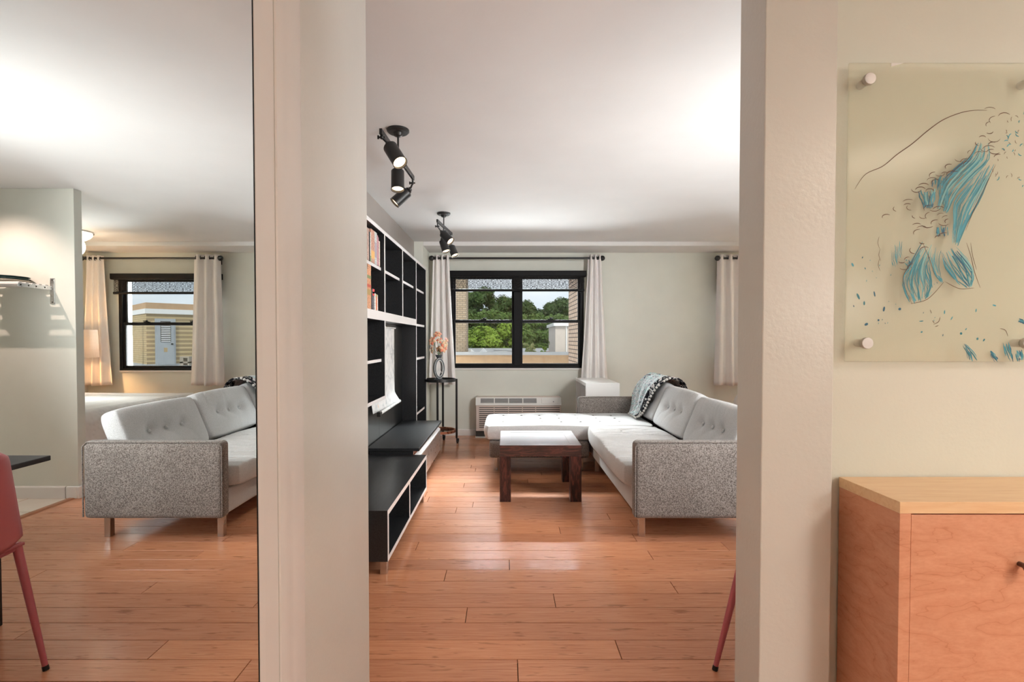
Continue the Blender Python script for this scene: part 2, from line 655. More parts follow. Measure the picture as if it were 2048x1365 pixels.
MAT['leaf_dark'] = leafmat('dark_green_leaves', (0.030, 0.065, 0.016), (0.055, 0.10, 0.025), (0.10, 0.145, 0.04))
MAT['leaf_mid'] = leafmat('mid_green_leaves', (0.04, 0.085, 0.016), (0.085, 0.15, 0.03), (0.17, 0.23, 0.06))
MAT['leaf_bright'] = leafmat('bright_green_leaves', (0.08, 0.15, 0.02), (0.17, 0.27, 0.03), (0.32, 0.42, 0.07))
MAT['leaf_pale'] = leafmat('pale_olive_leaves', (0.20, 0.24, 0.08), (0.30, 0.34, 0.14), (0.42, 0.42, 0.22))

# ================================================================ room shell
YB = 6.48            # back wall face
YBEAM = 6.0          # front of the ceiling beam
ZC = 2.385           # ceiling
ZS = 2.335           # underside of the beam
XL = -1.09           # living-room left wall
XR = 4.42            # right wall of the sleeping nook
XM = -0.468          # mirror plane
W1 = (-0.722, 0.985, 0.865, 2.085)
W2 = (2.72, 4.005, 0.835, 2.05)


def wall_with_holes(x0, x1, y0, y1, z0, z1, holes):
    m = MB()
    x = x0
    for hx0, hx1, hz0, hz1 in holes:
        m.box(x, hx0, y0, y1, z0, z1)
        m.box(hx0, hx1, y0, y1, z0, hz0)
        m.box(hx0, hx1, y0, y1, hz1, z1)
        x = hx1
    m.box(x, x1, y0, y1, z0, z1)
    return m


struct(wall_with_holes(XL - 0.2, XR + 0.2, YB, YB + 0.22, -0.05, ZC + 0.2, [W1, W2]).build('wall_back', MAT['wall']))
struct(bx(XL - 0.2, XL, 1.5, YB, -0.05, ZC + 0.2).build('wall_left', MAT['bulkhead']))
struct(bx(XL, -0.983, YBEAM, YB, 0, ZC).build('wall_left_column', MAT['wall']))
struct(bx(XR, XR + 0.2, -1.8, YB, -0.05, ZC + 0.2).build('wall_right', MAT['wall']))
struct(bx(XL - 0.2, XR + 0.2, -1.8, -1.6, -0.05, ZC + 0.2).build('wall_rear', MAT['wall']))
struct(bx(XL - 0.2, XR + 0.2, -1.8, YB + 0.22, ZC, ZC + 0.2).build('ceiling', MAT['ceiling']))
struct(bx(-0.983, XR, YBEAM, YB, ZS, ZC).build('ceiling_beam', MAT['ceiling'], bevel=0.004))
# closet wall that carries the mirror door and ends at the opening
struct(MB().box(XL - 0.2, -0.52, -1.6, 1.0339, 0, ZC).box(XL - 0.2, XM, 1.0339, 1.707, 0, ZC).build('wall_left_closet', MAT['gloss_wall']))
# pier on the right of the opening, and the wall with the painting behind it
struct(bx(0.6834, 0.8746, 1.354, 1.50, 0, ZC).build('wall_right_pier', MAT['gloss_wall'], bevel=0.003))
struct(bx(0.8746, 3.3, 1.42, 1.50, 0, ZC).build('wall_right_front', MAT['wall']))
# partition between kitchen and sleeping nook, with the plate shelf
struct(bx(2.375, XR, 3.90, 3.975, 0, ZC).build('wall_middle', MAT['wall'], bevel=0.003))
# trims
struct(MB().prism([(XM, 1.0339), (XM + 0.003, 1.036), (XM + 0.0045, 1.05), (XM + 0.0045, 1.075), (XM + 0.002, 1.086), (XM + 0.003, 1.10),
                   (XM + 0.003, 1.155), (XM, 1.166)], 'z', 0, ZC).build('trim_1', MAT['trim'], smooth=30))
struct(bx(-0.52, XM - 0.001, 0.9715, 1.0339, 0, ZC).build('trim_2', MAT['trim'], bevel=0.002))
BB = MAT['trim']
struct(MB().prism([(YB, 0), (YB - 0.014, 0), (YB - 0.014, 0.07), (YB - 0.008, 0.078), (YB, 0.08)], 'x', -0.983, XR).build('baseboard_back', BB))
struct(MB().prism([(3.90, 0), (3.886, 0), (3.886, 0.085), (3.892, 0.093), (3.90, 0.095)], 'x', 2.47, XR).build('baseboard_middle', BB))
struct(MB().box(2.357, 2.375, 3.882, 3.993, 0, 0.095).box(2.375, 2.46, 3.882, 3.90, 0, 0.095).box(2.375, XR, 3.975, 3.993, 0, 0.095)
       .build('baseboard_middle_end', MAT['white'], bevel=0.006))
struct(bx(XR - 0.014, XR, 4.018, YB - 0.014, 0, 0.08).build('baseboard_right', BB))

# ---------------------------------------------------------------- floor: bamboo planks
floor = struct(bx(XL - 0.2, XR + 0.2, -1.8, YB + 0.2, -0.12, -0.016).build('floor', MAT['subfloor']))
PLW, PLL = 0.126, 1.83


def plank_mesh(L, W, T=0.016, g=0.0015, b=0.0007):
    m = MB()
    x1, y1 = L / 2 - g, W / 2 - g
    lo = [(-x1, -y1, -T), (x1, -y1, -T), (x1, y1, -T), (-x1, y1, -T)]
    mid = [(-x1, -y1, -b), (x1, -y1, -b), (x1, y1, -b), (-x1, y1, -b)]
    x2, y2 = x1 - b, y1 - b
    top = [(-x2, -y2, 0), (x2, -y2, 0), (x2, y2, 0), (-x2, y2, 0)]
    fs = [(8, 9, 10, 11)]
    for i in range(4):
        j = (i + 1) % 4
        fs += [(i, j, 4 + j, 4 + i), (4 + i, 4 + j, 8 + j, 8 + i)]
    m.add(lo + mid + top, fs)
    return m


PM = {}
rng = random.Random(5)
KNOWN = {-1: 0.042, 0: 0.443, 1: -0.75, 2: -0.179, 3: 0.226, 4: 0.83, 5: -0.318, 6: 0.016, 7: 0.82}
row = -28
while True:
    y0 = 1.920 + PLW * row
    if y0 > YB:
        break
    yc = y0 + PLW / 2
    xe = XR if yc > 3.86 else 2.385
    xs = XL
    j0 = KNOWN.get(row, rng.uniform(-0.9, 0.9))
    cuts = sorted(j0 + PLL * k for k in range(-2, 4))
    cuts = [xs] + [c for c in cuts if xs + 0.12 < c < xe - 0.12] + [xe]
    for a, b in zip(cuts, cuts[1:]):
        key = round(b - a, 3)
        w = PLW
        if key not in PM:
            PM[key] = plank_mesh(b - a, PLW).mesh('plank', MAT['plank'])
        o = bpy.data.objects.new('plank', PM[key])
        COL.objects.link(o)
        o.parent = floor
        o.location = ((a + b) / 2, yc, 0.0)
    row += 1

# kitchen floor: tiles behind a wooden threshold
kfloor = struct(bx(2.44, XR, 0.2, 3.90, -0.015, -0.006).build('floor_kitchen', MAT['subfloor']))
tile_me = MB()
tile_me.add([(-0.149, -0.149, -0.006), (0.149, -0.149, -0.006), (0.149, 0.149, -0.006), (-0.149, 0.149, -0.006),
             (-0.147, -0.147, 0.001), (0.147, -0.147, 0.001), (0.147, 0.147, 0.001), (-0.147, 0.147, 0.001)],
            [(4, 5, 6, 7), (0, 1, 5, 4), (1, 2, 6, 5), (2, 3, 7, 6), (3, 0, 4, 7)])
tile_me = tile_me.mesh('tile', MAT['tile'])
for i in range(6):
    for j in range(12):
        o = bpy.data.objects.new('tile', tile_me)
        COL.objects.link(o)
        o.parent = kfloor
        o.location = (2.60 + 0.302 * i, 3.735 - 0.302 * j, 0)
struct(MB().prism([(2.385, 0), (2.40, 0.008), (2.435, 0.008), (2.45, 0)], 'y', 0.2, 3.90).build('trim_3', MAT['threshold']))


# ---------------------------------------------------------------- windows
def make_window(name, x0, x1, z0, z1, units, yf):
    """black double-hung window: frame, mullion, sashes with their panes, latches, sill"""
    F = MAT['black_frame']
    d0, d1 = yf, yf + 0.09
    fw = 0.045
    w = struct(MB().box(x0, x0 + fw, d0, d1, z0, z1).box(x1 - fw, x1, d0, d1, z0, z1)
               .box(x0 + fw, x1 - fw, d0, d1, z1 - 0.05, z1).box(x0 + fw, x1 - fw, d0, d1, z0, z0 + 0.03).build(name, F, bevel=0.004))
    inner0, inner1 = x0 + fw, x1 - fw
    spans = []
    if units == 2:
        mx = (x0 + x1) / 2 + 0.005
        bx(mx - 0.042, mx + 0.042, d0 - 0.004, d1, z0 + 0.03, z1 - 0.05).build('mullion', F, w, bevel=0.003)
        spans = [(inner0, mx - 0.042), (mx + 0.042, inner1)]
    else:
        spans = [(inner0, inner1)]
    zm = z0 + (z1 - z0) * 0.487
    sw = 0.026
    for a, b in spans:
        for part, za, zb, yy in (('upper_sash', zm - 0.005, z1 - 0.05, d0 + 0.045), ('lower_sash', z0 + 0.03, zm + 0.022, d0 + 0.012)):
            bot = 0.03 if part == 'lower_sash' else 0.03
            top = 0.038 if part == 'lower_sash' else 0.03
            s = MB().box(a, a + sw, yy, yy + 0.03, za, zb).box(b - sw, b, yy, yy + 0.03, za, zb) \
                .box(a + sw, b - sw, yy, yy + 0.03, za, za + bot).box(a + sw, b - sw, yy, yy + 0.03, zb - top, zb).build(part, F, w, bevel=0.003)
            bx(a + sw - 0.004, b - sw + 0.004, yy + 0.012, yy + 0.016, za + bot - 0.004, zb - top + 0.004).build('pane', MAT['glass'], s)
            if part == 'lower_sash':
                for c in ([(a + b) / 2] if units == 2 else [a + 0.30, b - 0.30]):
                    MB().box(c - 0.035, c + 0.035, yy - 0.006, yy + 0.024, zb, zb + 0.012).cyl((c, yy + 0.01, zb + 0.010), (c + 0.01, yy + 0.01, zb + 0.024), 0.014, n=10) \
                        .box(c - 0.006, c + 0.045, yy + 0.0, yy + 0.012, zb + 0.016, zb + 0.024).build('latch', F, s, bevel=0.002)
    # painted sill board below the frame
    MB().box(x0 - 0.004, x1 + 0.004, yf - 0.006, yf + 0.03, z0 - 0.022, z0).build('sill', MAT['trim'], w, bevel=0.003)
    return w


make_window('window_1', *W1, 2, YB - 0.012)
make_window('window_2', *W2, 1, YB - 0.012)


def roller_shade(x0, x1, ztop, drop, label):
    y = YB - 0.058
    t = thing('roller_shade', label, 'shade', ((x0 + x1) / 2, y, ztop), 'roller shades over the windows')
    MB().prism([(y - 0.022, ztop - 0.075), (y - 0.03, ztop - 0.06), (y - 0.03, ztop), (y + 0.045, ztop), (y + 0.045, ztop - 0.075)], 'x', x0, x1) \
        .build('cassette', MAT['black_frame'], t, bevel=0.004)
    bx(x0 + 0.02, x1 - 0.02, y + 0.008, y + 0.010, ztop - drop, ztop - 0.07).build('shade_cloth', MAT['shade'], t)
    MB().cyl((x0 + 0.02, y + 0.009, ztop - drop - 0.008), (x1 - 0.02, y + 0.009, ztop - drop - 0.008), 0.016, n=12) \
        .build('bottom_bar', MAT['black_frame'], t, smooth=True)
    return t


roller_shade(W1[0] - 0.02, W1[1] + 0.02, W1[3] + 0.012, 0.235, 'black roller shade across the double window beside the flower vase')
roller_shade(W2[0] - 0.05, W2[1] + 0.05, W2[3] + 0.012, 0.235, 'black roller shade across the window behind the bed')


# ---------------------------------------------------------------- curtains and rods
YROD = 6.335


def curtain(label, top, bot, zt, zb, folds, seed, phase=0.0, amp=0.034):
    rg = random.Random(seed)
    ph = [rg.uniform(-0.5, 0.5) for _ in range(8)]
    am = [rg.uniform(0.7, 1.2) for _ in range(folds + 2)]

    def fn(u, v):
        # v: 0 top, 1 bottom
        e = v ** 1.25
        a = top[0] + (bot[0] - top[0]) * e
        b = top[1] + (bot[1] - top[1]) * e
        w = u + 0.018 * math.sin(2 * math.pi * (u * 1.5 + ph[0])) * v
        x = a + (b - a) * w
        k = am[min(int(u * folds), folds)]
        s = math.sin(2 * math.pi * folds * u + phase + 0.5 * v * ph[1])
        s = math.copysign(abs(s) ** 0.75, s)
        y = YROD + amp * k * s * (0.75 + 0.45 * v)
        z = zt + (zb - zt) * v + 0.004 * math.sin(9 * u + ph[2]) * v
        return Vector((x, y, z))
    t = thing('curtain', label, 'curtain', ((top[0] + top[1]) / 2, YROD, zb), 'curtains on black rods')
    MB().grid(fn, folds * 14, 34).build('curtain_panel', MAT['curtain'], t, smooth=180, solid=0.004)
    m = MB()
    for i in range(folds * 2):
        u = (i + 1 - phase / math.pi % 1) / (folds * 2)
        p = fn(min(u, 0.97), 0.0)
        c = Vector((p.x, YROD, zt - 0.038))
        M = Matrix.Rotation(R(90), 4, 'Y') @ Matrix.Identity(4)
        m.tube([c + Vector((0.004 * math.cos(a), 0.021 * math.cos(a), 0.021 * math.sin(a))) for a in [2 * math.pi * q / 14 for q in range(14)]], 0.004, 6, True)
    m.build('grommet_rings', MAT['black_metal'], t, smooth=True)['kind'] = 'stuff'
    return t


ROD_Z = 2.243
curtain('ivory curtain behind the flower vase on the round cart', (-0.915, -0.715), (-0.968, -0.640), 2.282, 0.665, 3, 3)
curtain('ivory curtain hanging behind the white cube cabinet', (1.020, 1.185), (0.940, 1.268), 2.288, 0.665, 3, 8, 1.0)
curtain('ivory curtain by the wall space between the two windows, seen past the pier', (2.630, 2.965), (2.610, 3.03), 2.288, 0.655, 3, 14, 2.2)
curtain('ivory curtain in the nook corner behind the patterned lamp shade', (4.09, 4.29), (4.02, 4.385), 2.275, 0.655, 3, 21, 0.4)


def curtain_rod(xa, xb, label):
    t = thing('curtain_rod', label, 'curtain rod', ((xa + xb) / 2, YROD, ROD_Z), 'black curtain rods')
    MB().cyl((xa + 0.03, YROD, ROD_Z), (xb - 0.03, YROD, ROD_Z), 0.0125, n=14).build('rod', MAT['black_metal'], t, smooth=True)
    for x, s in ((xa, 1), (xb, -1)):
        MB().sphere((x + s * 0.012, YROD, ROD_Z), 0.033, 16, 12).cyl((x + s * 0.036, YROD, ROD_Z), (x + s * 0.075, YROD, ROD_Z), 0.018, 0.016, 14) \
            .sphere((x + s * 0.066, YROD, ROD_Z), 0.021, 12, 8).build('finial', MAT['black_metal'], t, smooth=True)
        MB().box(x + s * 0.085 - 0.008, x + s * 0.085 + 0.008, YROD, YB - 0.004, ROD_Z - 0.022, ROD_Z - 0.010) \
            .box(x + s * 0.085 - 0.014, x + s * 0.085 + 0.014, YB - 0.006, YB, ROD_Z - 0.06, ROD_Z + 0.02).build('bracket', MAT['black_metal'], t)


curtain_rod(-0.945, 1.205, 'black curtain rod with ball finials above the double window')
curtain_rod(2.615, 4.37, 'black curtain rod with ball finials above the bed window')

# ---------------------------------------------------------------- mirror closet door on the left
md = thing('mirror_door', 'tall frameless-looking mirrored closet door reflecting the room', 'mirror', (XM, 0.2, 0.02))
bx(XM - 0.004, XM, -0.85, 0.9445, 0.03, ZC - 0.05).build('mirror_glass', MAT['mirror'], md)
bx(XM - 0.004, XM + 0.0004, 0.9448, 0.9484, 0.03, ZC - 0.05).build('dark_gap_strip', MAT['black_frame'], md)  # black strip laid flush, painting in the dark gap beside the glass
MB().box(XM - 0.03, XM + 0.0015, 0.9488, 0.9700, 0.02, ZC - 0.03).box(XM - 0.03, XM + 0.0015, -0.88, -0.852, 0.02, ZC - 0.03) \
    .box(XM - 0.03, XM + 0.0015, -0.852, 0.9475, ZC - 0.048, ZC - 0.03).box(XM - 0.03, XM + 0.0015, -0.852, 0.9475, 0.012, 0.03) \
    .build('door_frame', MAT['trim'], md, bevel=0.001)
bx(XM - 0.03, XM - 0.006, -0.852, 0.9475, 0.03, ZC - 0.05).build('backing_panel', MAT['black_frame'], md)

# ================================================================ furniture
# ---------------------------------------------------------------- wall unit (bookcase) on the left wall
BXF = -0.937          # front plane
BXB = XL + 0.002      # back
DIV = [3.25, 3.918, 4.592, 5.278, 5.936]     # column lines along y
ZT = 2.063
bc = thing('wall_unit', 'black wood wall unit of open shelves with light-catching edges above the long low bench', 'bookcase', (BXB + 0.07, 4.6, 0.0))
BWD = MAT['black_wood']
SH = 0.026            # panel thickness
ED = MAT['edge']


def panel(name, x0, x1, y0, y1, z0, z1, parent, edge='front', mat=None):
    """board whose front edge strip is coloured with reflected light"""
    o = bx(x0, x1 - 0.0015, y0, y1, z0, z1).build(name, mat or BWD, parent)
    if edge:
        bx(x1 - 0.0015, x1, y0, y1, z0, z1).build('edge_sheen', ED, o)
    return o


panel('top_panel', BXB, BXF, DIV[0], DIV[4], ZT - 0.028, ZT, bc)
panel('middle_shelf', BXB, BXF, DIV[0], DIV[3] + 0.012, 1.373, 1.439, bc)
for i, y in enumerate(DIV):
    z0 = 0.77 if i == 0 else (1.373 if i == 2 else 0.0)
    if i == 1:
        z0 = 0.77
    if i in (3, 4):
        z0 = 0.0
    yy = y if i < 4 else y - SH
    if i == 0:
        yy = y
    elif i < 4:
        yy = y - SH / 2
    if i in (0, 1):
        panel('upright', BXB, BXF, yy, yy + SH, 1.439, ZT - 0.028, bc)
        panel('upright', BXB, BXF, yy, yy + SH, 0.77, 1.373, bc)
    elif i == 2:
        panel('upright', BXB, BXF, yy, yy + SH, 1.439, ZT - 0.028, bc)
    else:
        panel('upright', BXB, BXF, yy, yy + SH, z0, (1.373 if i == 3 else ZT - 0.028), bc)
        if i == 3:
            panel('upright', BXB, BXF, yy, yy + SH, 1.439, ZT - 0.028, bc)
for a, b in ((0, 1), (1, 2), (2, 3), (3, 4)):
    y0 = DIV[a] + (SH if a == 0 else SH / 2)
    y1 = DIV[b] - (SH if b == 4 else SH / 2)
    panel('shelf', BXB + 0.006, BXF - 0.027, y0, y1, 1.757, 1.780, bc)
    if a == 0:
        panel('shelf', BXB + 0.006, BXF - 0.027, y0, y1, 1.058, 1.080, bc)
    if a == 3:
        for z in (1.396, 1.035, 0.447):
            panel('shelf', BXB + 0.006, BXF - 0.02, y0, y1, z - 0.024, z, bc)
panel('bottom_panel', BXB, BXF, DIV[0] + SH, DIV[1] - SH / 2, 0.77, 0.796, bc)
MB().box(BXB, BXB + 0.006, DIV[0], DIV[4], 1.373, ZT - 0.028).box(BXB, BXB + 0.006, DIV[0], DIV[1], 0.77, 1.373) \
    .box(BXB, BXB + 0.006, DIV[3], DIV[4], 0.02, 1.373).build('back_panel', BWD, bc)
t = NT('glossy_black_panel')
t.set((0.012, 0.013, 0.014), 0.30, 0, 0.6)
MAT['gloss_black'] = t.m
bx(BXB, BXB + 0.004, DIV[0], 4.30, 0.20, 0.77).build('niche_panel', MAT['gloss_black'], bc)
bx(BXB, BXB + 0.004, 4.302, DIV[3] - SH / 2, 0.20, 1.373).build('niche_panel', MAT['gloss_black'], bc)
bx(BXB, BXB + 0.004, DIV[1], 4.30, 0.77, 1.373).build('niche_panel', MAT['gloss_black'], bc)

# ---------------------------------------------------------------- books
def book_mat(name, spine, vol=0.0):
    t = NT(name)
    v = t.tc(scale=(1, 40, 30))
    n = t.noise(v, 3.0, 2)
    t.set(t.ramp(n, [(0.52, spine), (0.60, tuple(max(0, c * 0.55) for c in spine))]), 0.5, 0, 0.3)
    return t.m


PAPER = paint('book_pages', (0.78, 0.73, 0.64), 0.8, 0.03)


def book(label, y0, y1, z0, h, col, depth=0.115, lean=0.0, bands=None, group='books in the wall unit'):
    x1 = BXF - 0.022
    x0 = x1 - depth
    c = 'cover_' + '_'.join(str(int(v * 99)) for v in col)
    if c not in MAT:
        MAT[c] = book_mat(c, col)
    b = thing('book', label, 'book', ((x0 + x1) / 2, (y0 + y1) / 2, z0), group)
    if lean:
        b.rotation_euler.x = R(lean)
    tk = 0.003
    MB().box(x0, x1, y0, y0 + tk, z0, z0 + h).box(x0, x1, y1 - tk, y1, z0, z0 + h).box(x1 - tk, x1, y0 + tk, y1 - tk, z0, z0 + h) \
        .build('cover', MAT[c], b, bevel=0.0015, seg=1)
    bx(x0 + 0.004, x1 - tk, y0 + tk, y1 - tk, z0 + 0.004, z0 + h - 0.005).build('pages', PAPER, b)
    if bands:
        for (za, zb, mc) in bands:
            nm = 'band_' + '_'.join(str(int(v * 99)) for v in mc)
            if nm not in MAT:
                MAT[nm] = paint(nm, mc, 0.5, 0.02, 0)
            bx(x1, x1 + 0.0006, y0 + 0.001, y1 - 0.001, z0 + za, z0 + zb).build('spine_band', MAT[nm], b)
    return b


zs = 1.780
book('tall cream book at the near end of the top shelf', 3.40, 3.466, zs, 0.247, (0.78, 0.55, 0.36))
book('thin black and white patterned book on the top shelf', 3.480, 3.500, zs, 0.215, (0.30, 0.22, 0.18))
book('tall dusty pink book on the top shelf beside the patterned one', 3.502, 3.550, zs, 0.222, (0.50, 0.36, 0.31))
book('narrow black book between two pink ones on the top shelf', 3.552, 3.583, zs, 0.205, (0.03, 0.03, 0.035))
book('slim white and green book on the top shelf', 3.585, 3.606, zs, 0.208, (0.72, 0.72, 0.66), bands=[(0.0, 0.04, (0.18, 0.35, 0.16))])
book('wide salmon pink book in the middle of the top shelf', 3.608, 3.700, zs, 0.236, (0.62, 0.36, 0.28), bands=[(0.03, 0.085, (0.75, 0.45, 0.16))])
book('pale blue grey book on the top shelf', 3.702, 3.770, zs, 0.237, (0.62, 0.66, 0.66), bands=[(0.05, 0.16, (0.40, 0.36, 0.42))])
book('thin rose book near the end of the top shelf', 3.772, 3.802, zs, 0.225, (0.60, 0.30, 0.32))
book('thin mauve book near the end of the top shelf', 3.804, 3.826, zs, 0.215, (0.46, 0.25, 0.30))
book('cream book last on the top shelf against the upright', 3.828, 3.858, zs, 0.192, (0.80, 0.72, 0.60))
zs = 1.439
big = book('big tan hardback with dark lettering on the lower bookshelf', 3.36, 3.60, zs, 0.315, (0.70, 0.36, 0.21), depth=0.12,
           bands=[(0.215, 0.238, (0.22, 0.26, 0.12)), (0.10, 0.14, (0.42, 0.30, 0.12)), (0.155, 0.175, (0.50, 0.10, 0.06))])
INK = paint('dark_ink', (0.03, 0.02, 0.02), 0.6, 0, 0)


def lettering(name, body, loc, size, rot, mat, parent, extrude=0.0003, align='LEFT'):
    cu = bpy.data.curves.new(name, 'FONT')
    cu.body = body
    cu.size = size
    cu.extrude = extrude
    cu.align_x = align
    cu.materials.append(mat)
    dg = bpy.data.objects.new('tmp', cu)
    COL.objects.link(dg)
    me = bpy.data.meshes.new_from_object(dg.evaluated_get(bpy.context.evaluated_depsgraph_get()))
    bpy.data.objects.remove(dg)
    o = bpy.data.objects.new(name, me)
    if not me.materials:
        me.materials.append(mat)
    COL.objects.link(o)
    o.parent = parent
    o.location = Vector(loc) - org(parent)
    o.rotation_euler = rot
    return o


for body, dz, sz in (('OR:', 0.278, 0.05), ('R', 0.185, 0.05), ('S', 0.062, 0.04), ('A', 0.03, 0.035)):
    lettering('spine_lettering', body, (BXF - 0.0218, 3.45, zs + dz), sz, (R(90), 0, R(90)), INK, big)
book('red topped grey book on the lower bookshelf', 3.640, 3.690, zs, 0.155, (0.16, 0.16, 0.18), bands=[(0.105, 0.154, (0.72, 0.05, 0.06)), (0.122, 0.134, (0.85, 0.75, 0.72))])
book('white book beside the red topped one on the lower bookshelf', 3.692, 3.728, zs, 0.128, (0.82, 0.82, 0.80))
book('thin orange book with green top on the lower bookshelf', 3.732, 3.768, zs, 0.125, (0.72, 0.22, 0.10), bands=[(0.105, 0.124, (0.36, 0.34, 0.10))])
book('thin white book last in the row on the lower bookshelf', 3.770, 3.790, zs, 0.122, (0.80, 0.80, 0.79))

# ---------------------------------------------------------------- paper scroll hanging in the niche
t = NT('scroll_paper')
v = t.tc(scale=(1, 1, 1))
n1 = t.noise(v, 9, 5, 0.6, 1.5)
n2 = t.noise(t.tc(scale=(1, 1, 0.6), loc=(3, 1, 2)), 11, 2)
col = t.ramp(n1, [(0.35, (0.50, 0.53, 0.55)), (0.5, (0.74, 0.76, 0.77)), (0.62, (0.80, 0.80, 0.80))])
col = t.mix(t.ramp(n2, [(0.68, (0, 0, 0)), (0.74, (0.6, 0.6, 0.6))]), col, (0.72, 0.42, 0.22))
t.set(col, 0.65, 0, 0.3)
MAT['scroll'] = t.m
sc = thing('hanging_scroll', 'pale grey patterned paper scroll hanging in the black niche', 'scroll', (BXB + 0.02, 4.50, 0.63))


def scroll_fn(u, v):
    y = 4.02 + (4.86 - 4.02) * u
    x = BXB + 0.012 + 0.006 * math.sin(u * math.pi) + 0.045 * max(0, v - 0.86) / 0.14 * (0.4 + 0.6 * u) ** 1.2
    z = 1.335 - 0.70 * v + 0.012 * u * max(0, v - 0.8)
    y += 0.04 * max(0, v - 0.9) * 10 * u
    return Vector((x, y, z))


MB().grid(scroll_fn, 20, 30).build('paper_sheet', MAT['scroll'], sc, smooth=180, solid=0.002)
MB().cyl((BXB + 0.02, 4.02, 1.338), (BXB + 0.02, 4.87, 1.338), 0.008, n=10).build('top_rod', MAT['scroll'], sc, smooth=True)
MB().cyl((BXB + 0.052, 4.16, 0.622), (BXB + 0.062, 4.86, 0.640), 0.014, n=10).build('bottom_rod', MAT['scroll'], sc, smooth=True)
bx(BXB + 0.035, BXB + 0.066, 4.10, 4.16, 0.600, 0.640).build('black_clip', MAT['black_metal'], sc, bevel=0.006)

# ---------------------------------------------------------------- media bench (far) and low open bench (near)
def bench_leg(x, y, h, parent, mat):
    return bx(x - 0.018, x + 0.018, y - 0.018, y + 0.018, 0.0, h).build('leg', mat, parent, bevel=0.002)


TB = thing('media_bench', 'long black media bench with satin steel drawer fronts below the wall unit', 'tv stand', (-0.88, 4.55, 0))
TX, TY0, TY1, TZ = -0.672, 3.885, 5.235, 0.391
bx(BXB + 0.012, TX, TY0, TY1, TZ - 0.022, TZ).build('bench_top', BWD, TB, bevel=0.0015)
MB().box(BXB + 0.03, TX - 0.05, TY0 + 0.01, TY0 + 0.032, 0.085, TZ - 0.022).box(BXB + 0.03, TX - 0.05, TY1 - 0.032, TY1 - 0.01, 0.085, TZ - 0.022) \
    .box(BXB + 0.03, TX - 0.05, TY0 + 0.032, TY1 - 0.032, 0.085, 0.107).box(BXB + 0.03, BXB + 0.04, TY0 + 0.032, TY1 - 0.032, 0.107, TZ - 0.022) \
    .box(BXB + 0.04, TX - 0.05, 4.54, 4.562, 0.107, TZ - 0.022).build('carcass', BWD, TB)
for a, b in ((TY0 + 0.012, 4.40), (4.404, TY1 - 0.012)):
    dr = bx(TX - 0.046, TX - 0.012, a, b, 0.088, 0.300).build('drawer', MAT['steel_front'], TB, bevel=0.002)
    MB().prism([(TX - 0.046, 0.302), (TX - 0.012, 0.302), (TX - 0.012, 0.308), (TX - 0.044, 0.330)], 'y', a, b).build('finger_lip', MAT['edge'], dr)
bx(TX - 0.06, TX - 0.052, TY0 + 0.034, 4.40, 0.302, TZ - 0.024).build('slot_panel', MAT['copper'], TB)
bx(TX - 0.06, TX - 0.052, 4.404, TY1 - 0.034, 0.302, TZ - 0.024).build('slot_panel', MAT['steel_front'], TB)
for x in (TX - 0.075, BXB + 0.08):
    for y in (TY0 + 0.08, TY1 - 0.12):
        bench_leg(x, y, 0.085, TB, MAT['black_metal'])

LB = thing('low_bench', 'low open black bench with two compartments and chrome legs, nearest the opening', 'tv stand', (-0.85, 3.24, 0))
LX, LY0, LY1, LZ, LZ0 = -0.612, 2.595, 3.868, 0.345, 0.079
panel('bench_top', BXB + 0.02, LX, LY0, LY1, LZ - 0.026, LZ, LB)
panel('bench_bottom', BXB + 0.02, LX, LY0, LY1, LZ0, LZ0 + 0.024, LB)
panel('end_panel', BXB + 0.02, LX, LY0, LY0 + 0.024, LZ0 + 0.024, LZ - 0.026, LB)
panel('end_panel', BXB + 0.02, LX, LY1 - 0.024, LY1, LZ0 + 0.024, LZ - 0.026, LB)
panel('divider', BXB + 0.02, LX - 0.002, 3.19, 3.214, LZ0 + 0.024, LZ - 0.026, LB)
bx(BXB + 0.02, BXB + 0.028, LY0 + 0.024, LY1 - 0.024, LZ0 + 0.024, LZ - 0.026).build('back_panel', BWD, LB)
for x in (LX - 0.03, BXB + 0.08):
    for y in (LY0 + 0.045, LY1 - 0.06):
        bench_leg(x, y, LZ0, LB, MAT['chrome'])

# ---------------------------------------------------------------- L-shaped sofa
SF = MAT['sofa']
so = thing('sofa', 'grey tweed L-shaped sofa with buttoned cushions, chaise and chrome legs', 'sofa', (1.0, 4.2, 0))


def arm(y0, y1, x0=0.770, x1=1.615):
    # plain slab arm, softly rounded, seat-side edge a little thicker
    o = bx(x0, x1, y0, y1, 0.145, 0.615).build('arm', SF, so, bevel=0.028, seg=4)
    m = MB()
    yy = y0 if y0 < 4 else y0
    m.tube([(x0 + 0.004, yy, 0.16), (x0 + 0.004, yy, 0.585), (x0 + 0.03, yy, 0.612), (x1 - 0.03, yy, 0.612), (x1 - 0.004, yy, 0.585), (x1 - 0.004, yy, 0.16)], 0.0045, 6)
    m.build('piping', SF, o, smooth=True)
    return o


arm(3.030, 3.115)
arm(5.425, 5.505)
bx(0.792, 1.60, 3.115, 5.425, 0.145, 0.300).build('base_frame', MAT['cushion'], so, bevel=0.02, seg=3)  # takes the lightened fabric copy, so window light is in its colour
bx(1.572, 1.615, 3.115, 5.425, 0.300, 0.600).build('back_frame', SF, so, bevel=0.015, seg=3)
bx(-0.158, 0.757, 4.595, 5.42, 0.145, 0.300).build('chaise_base', SF, so, bevel=0.03, seg=3)


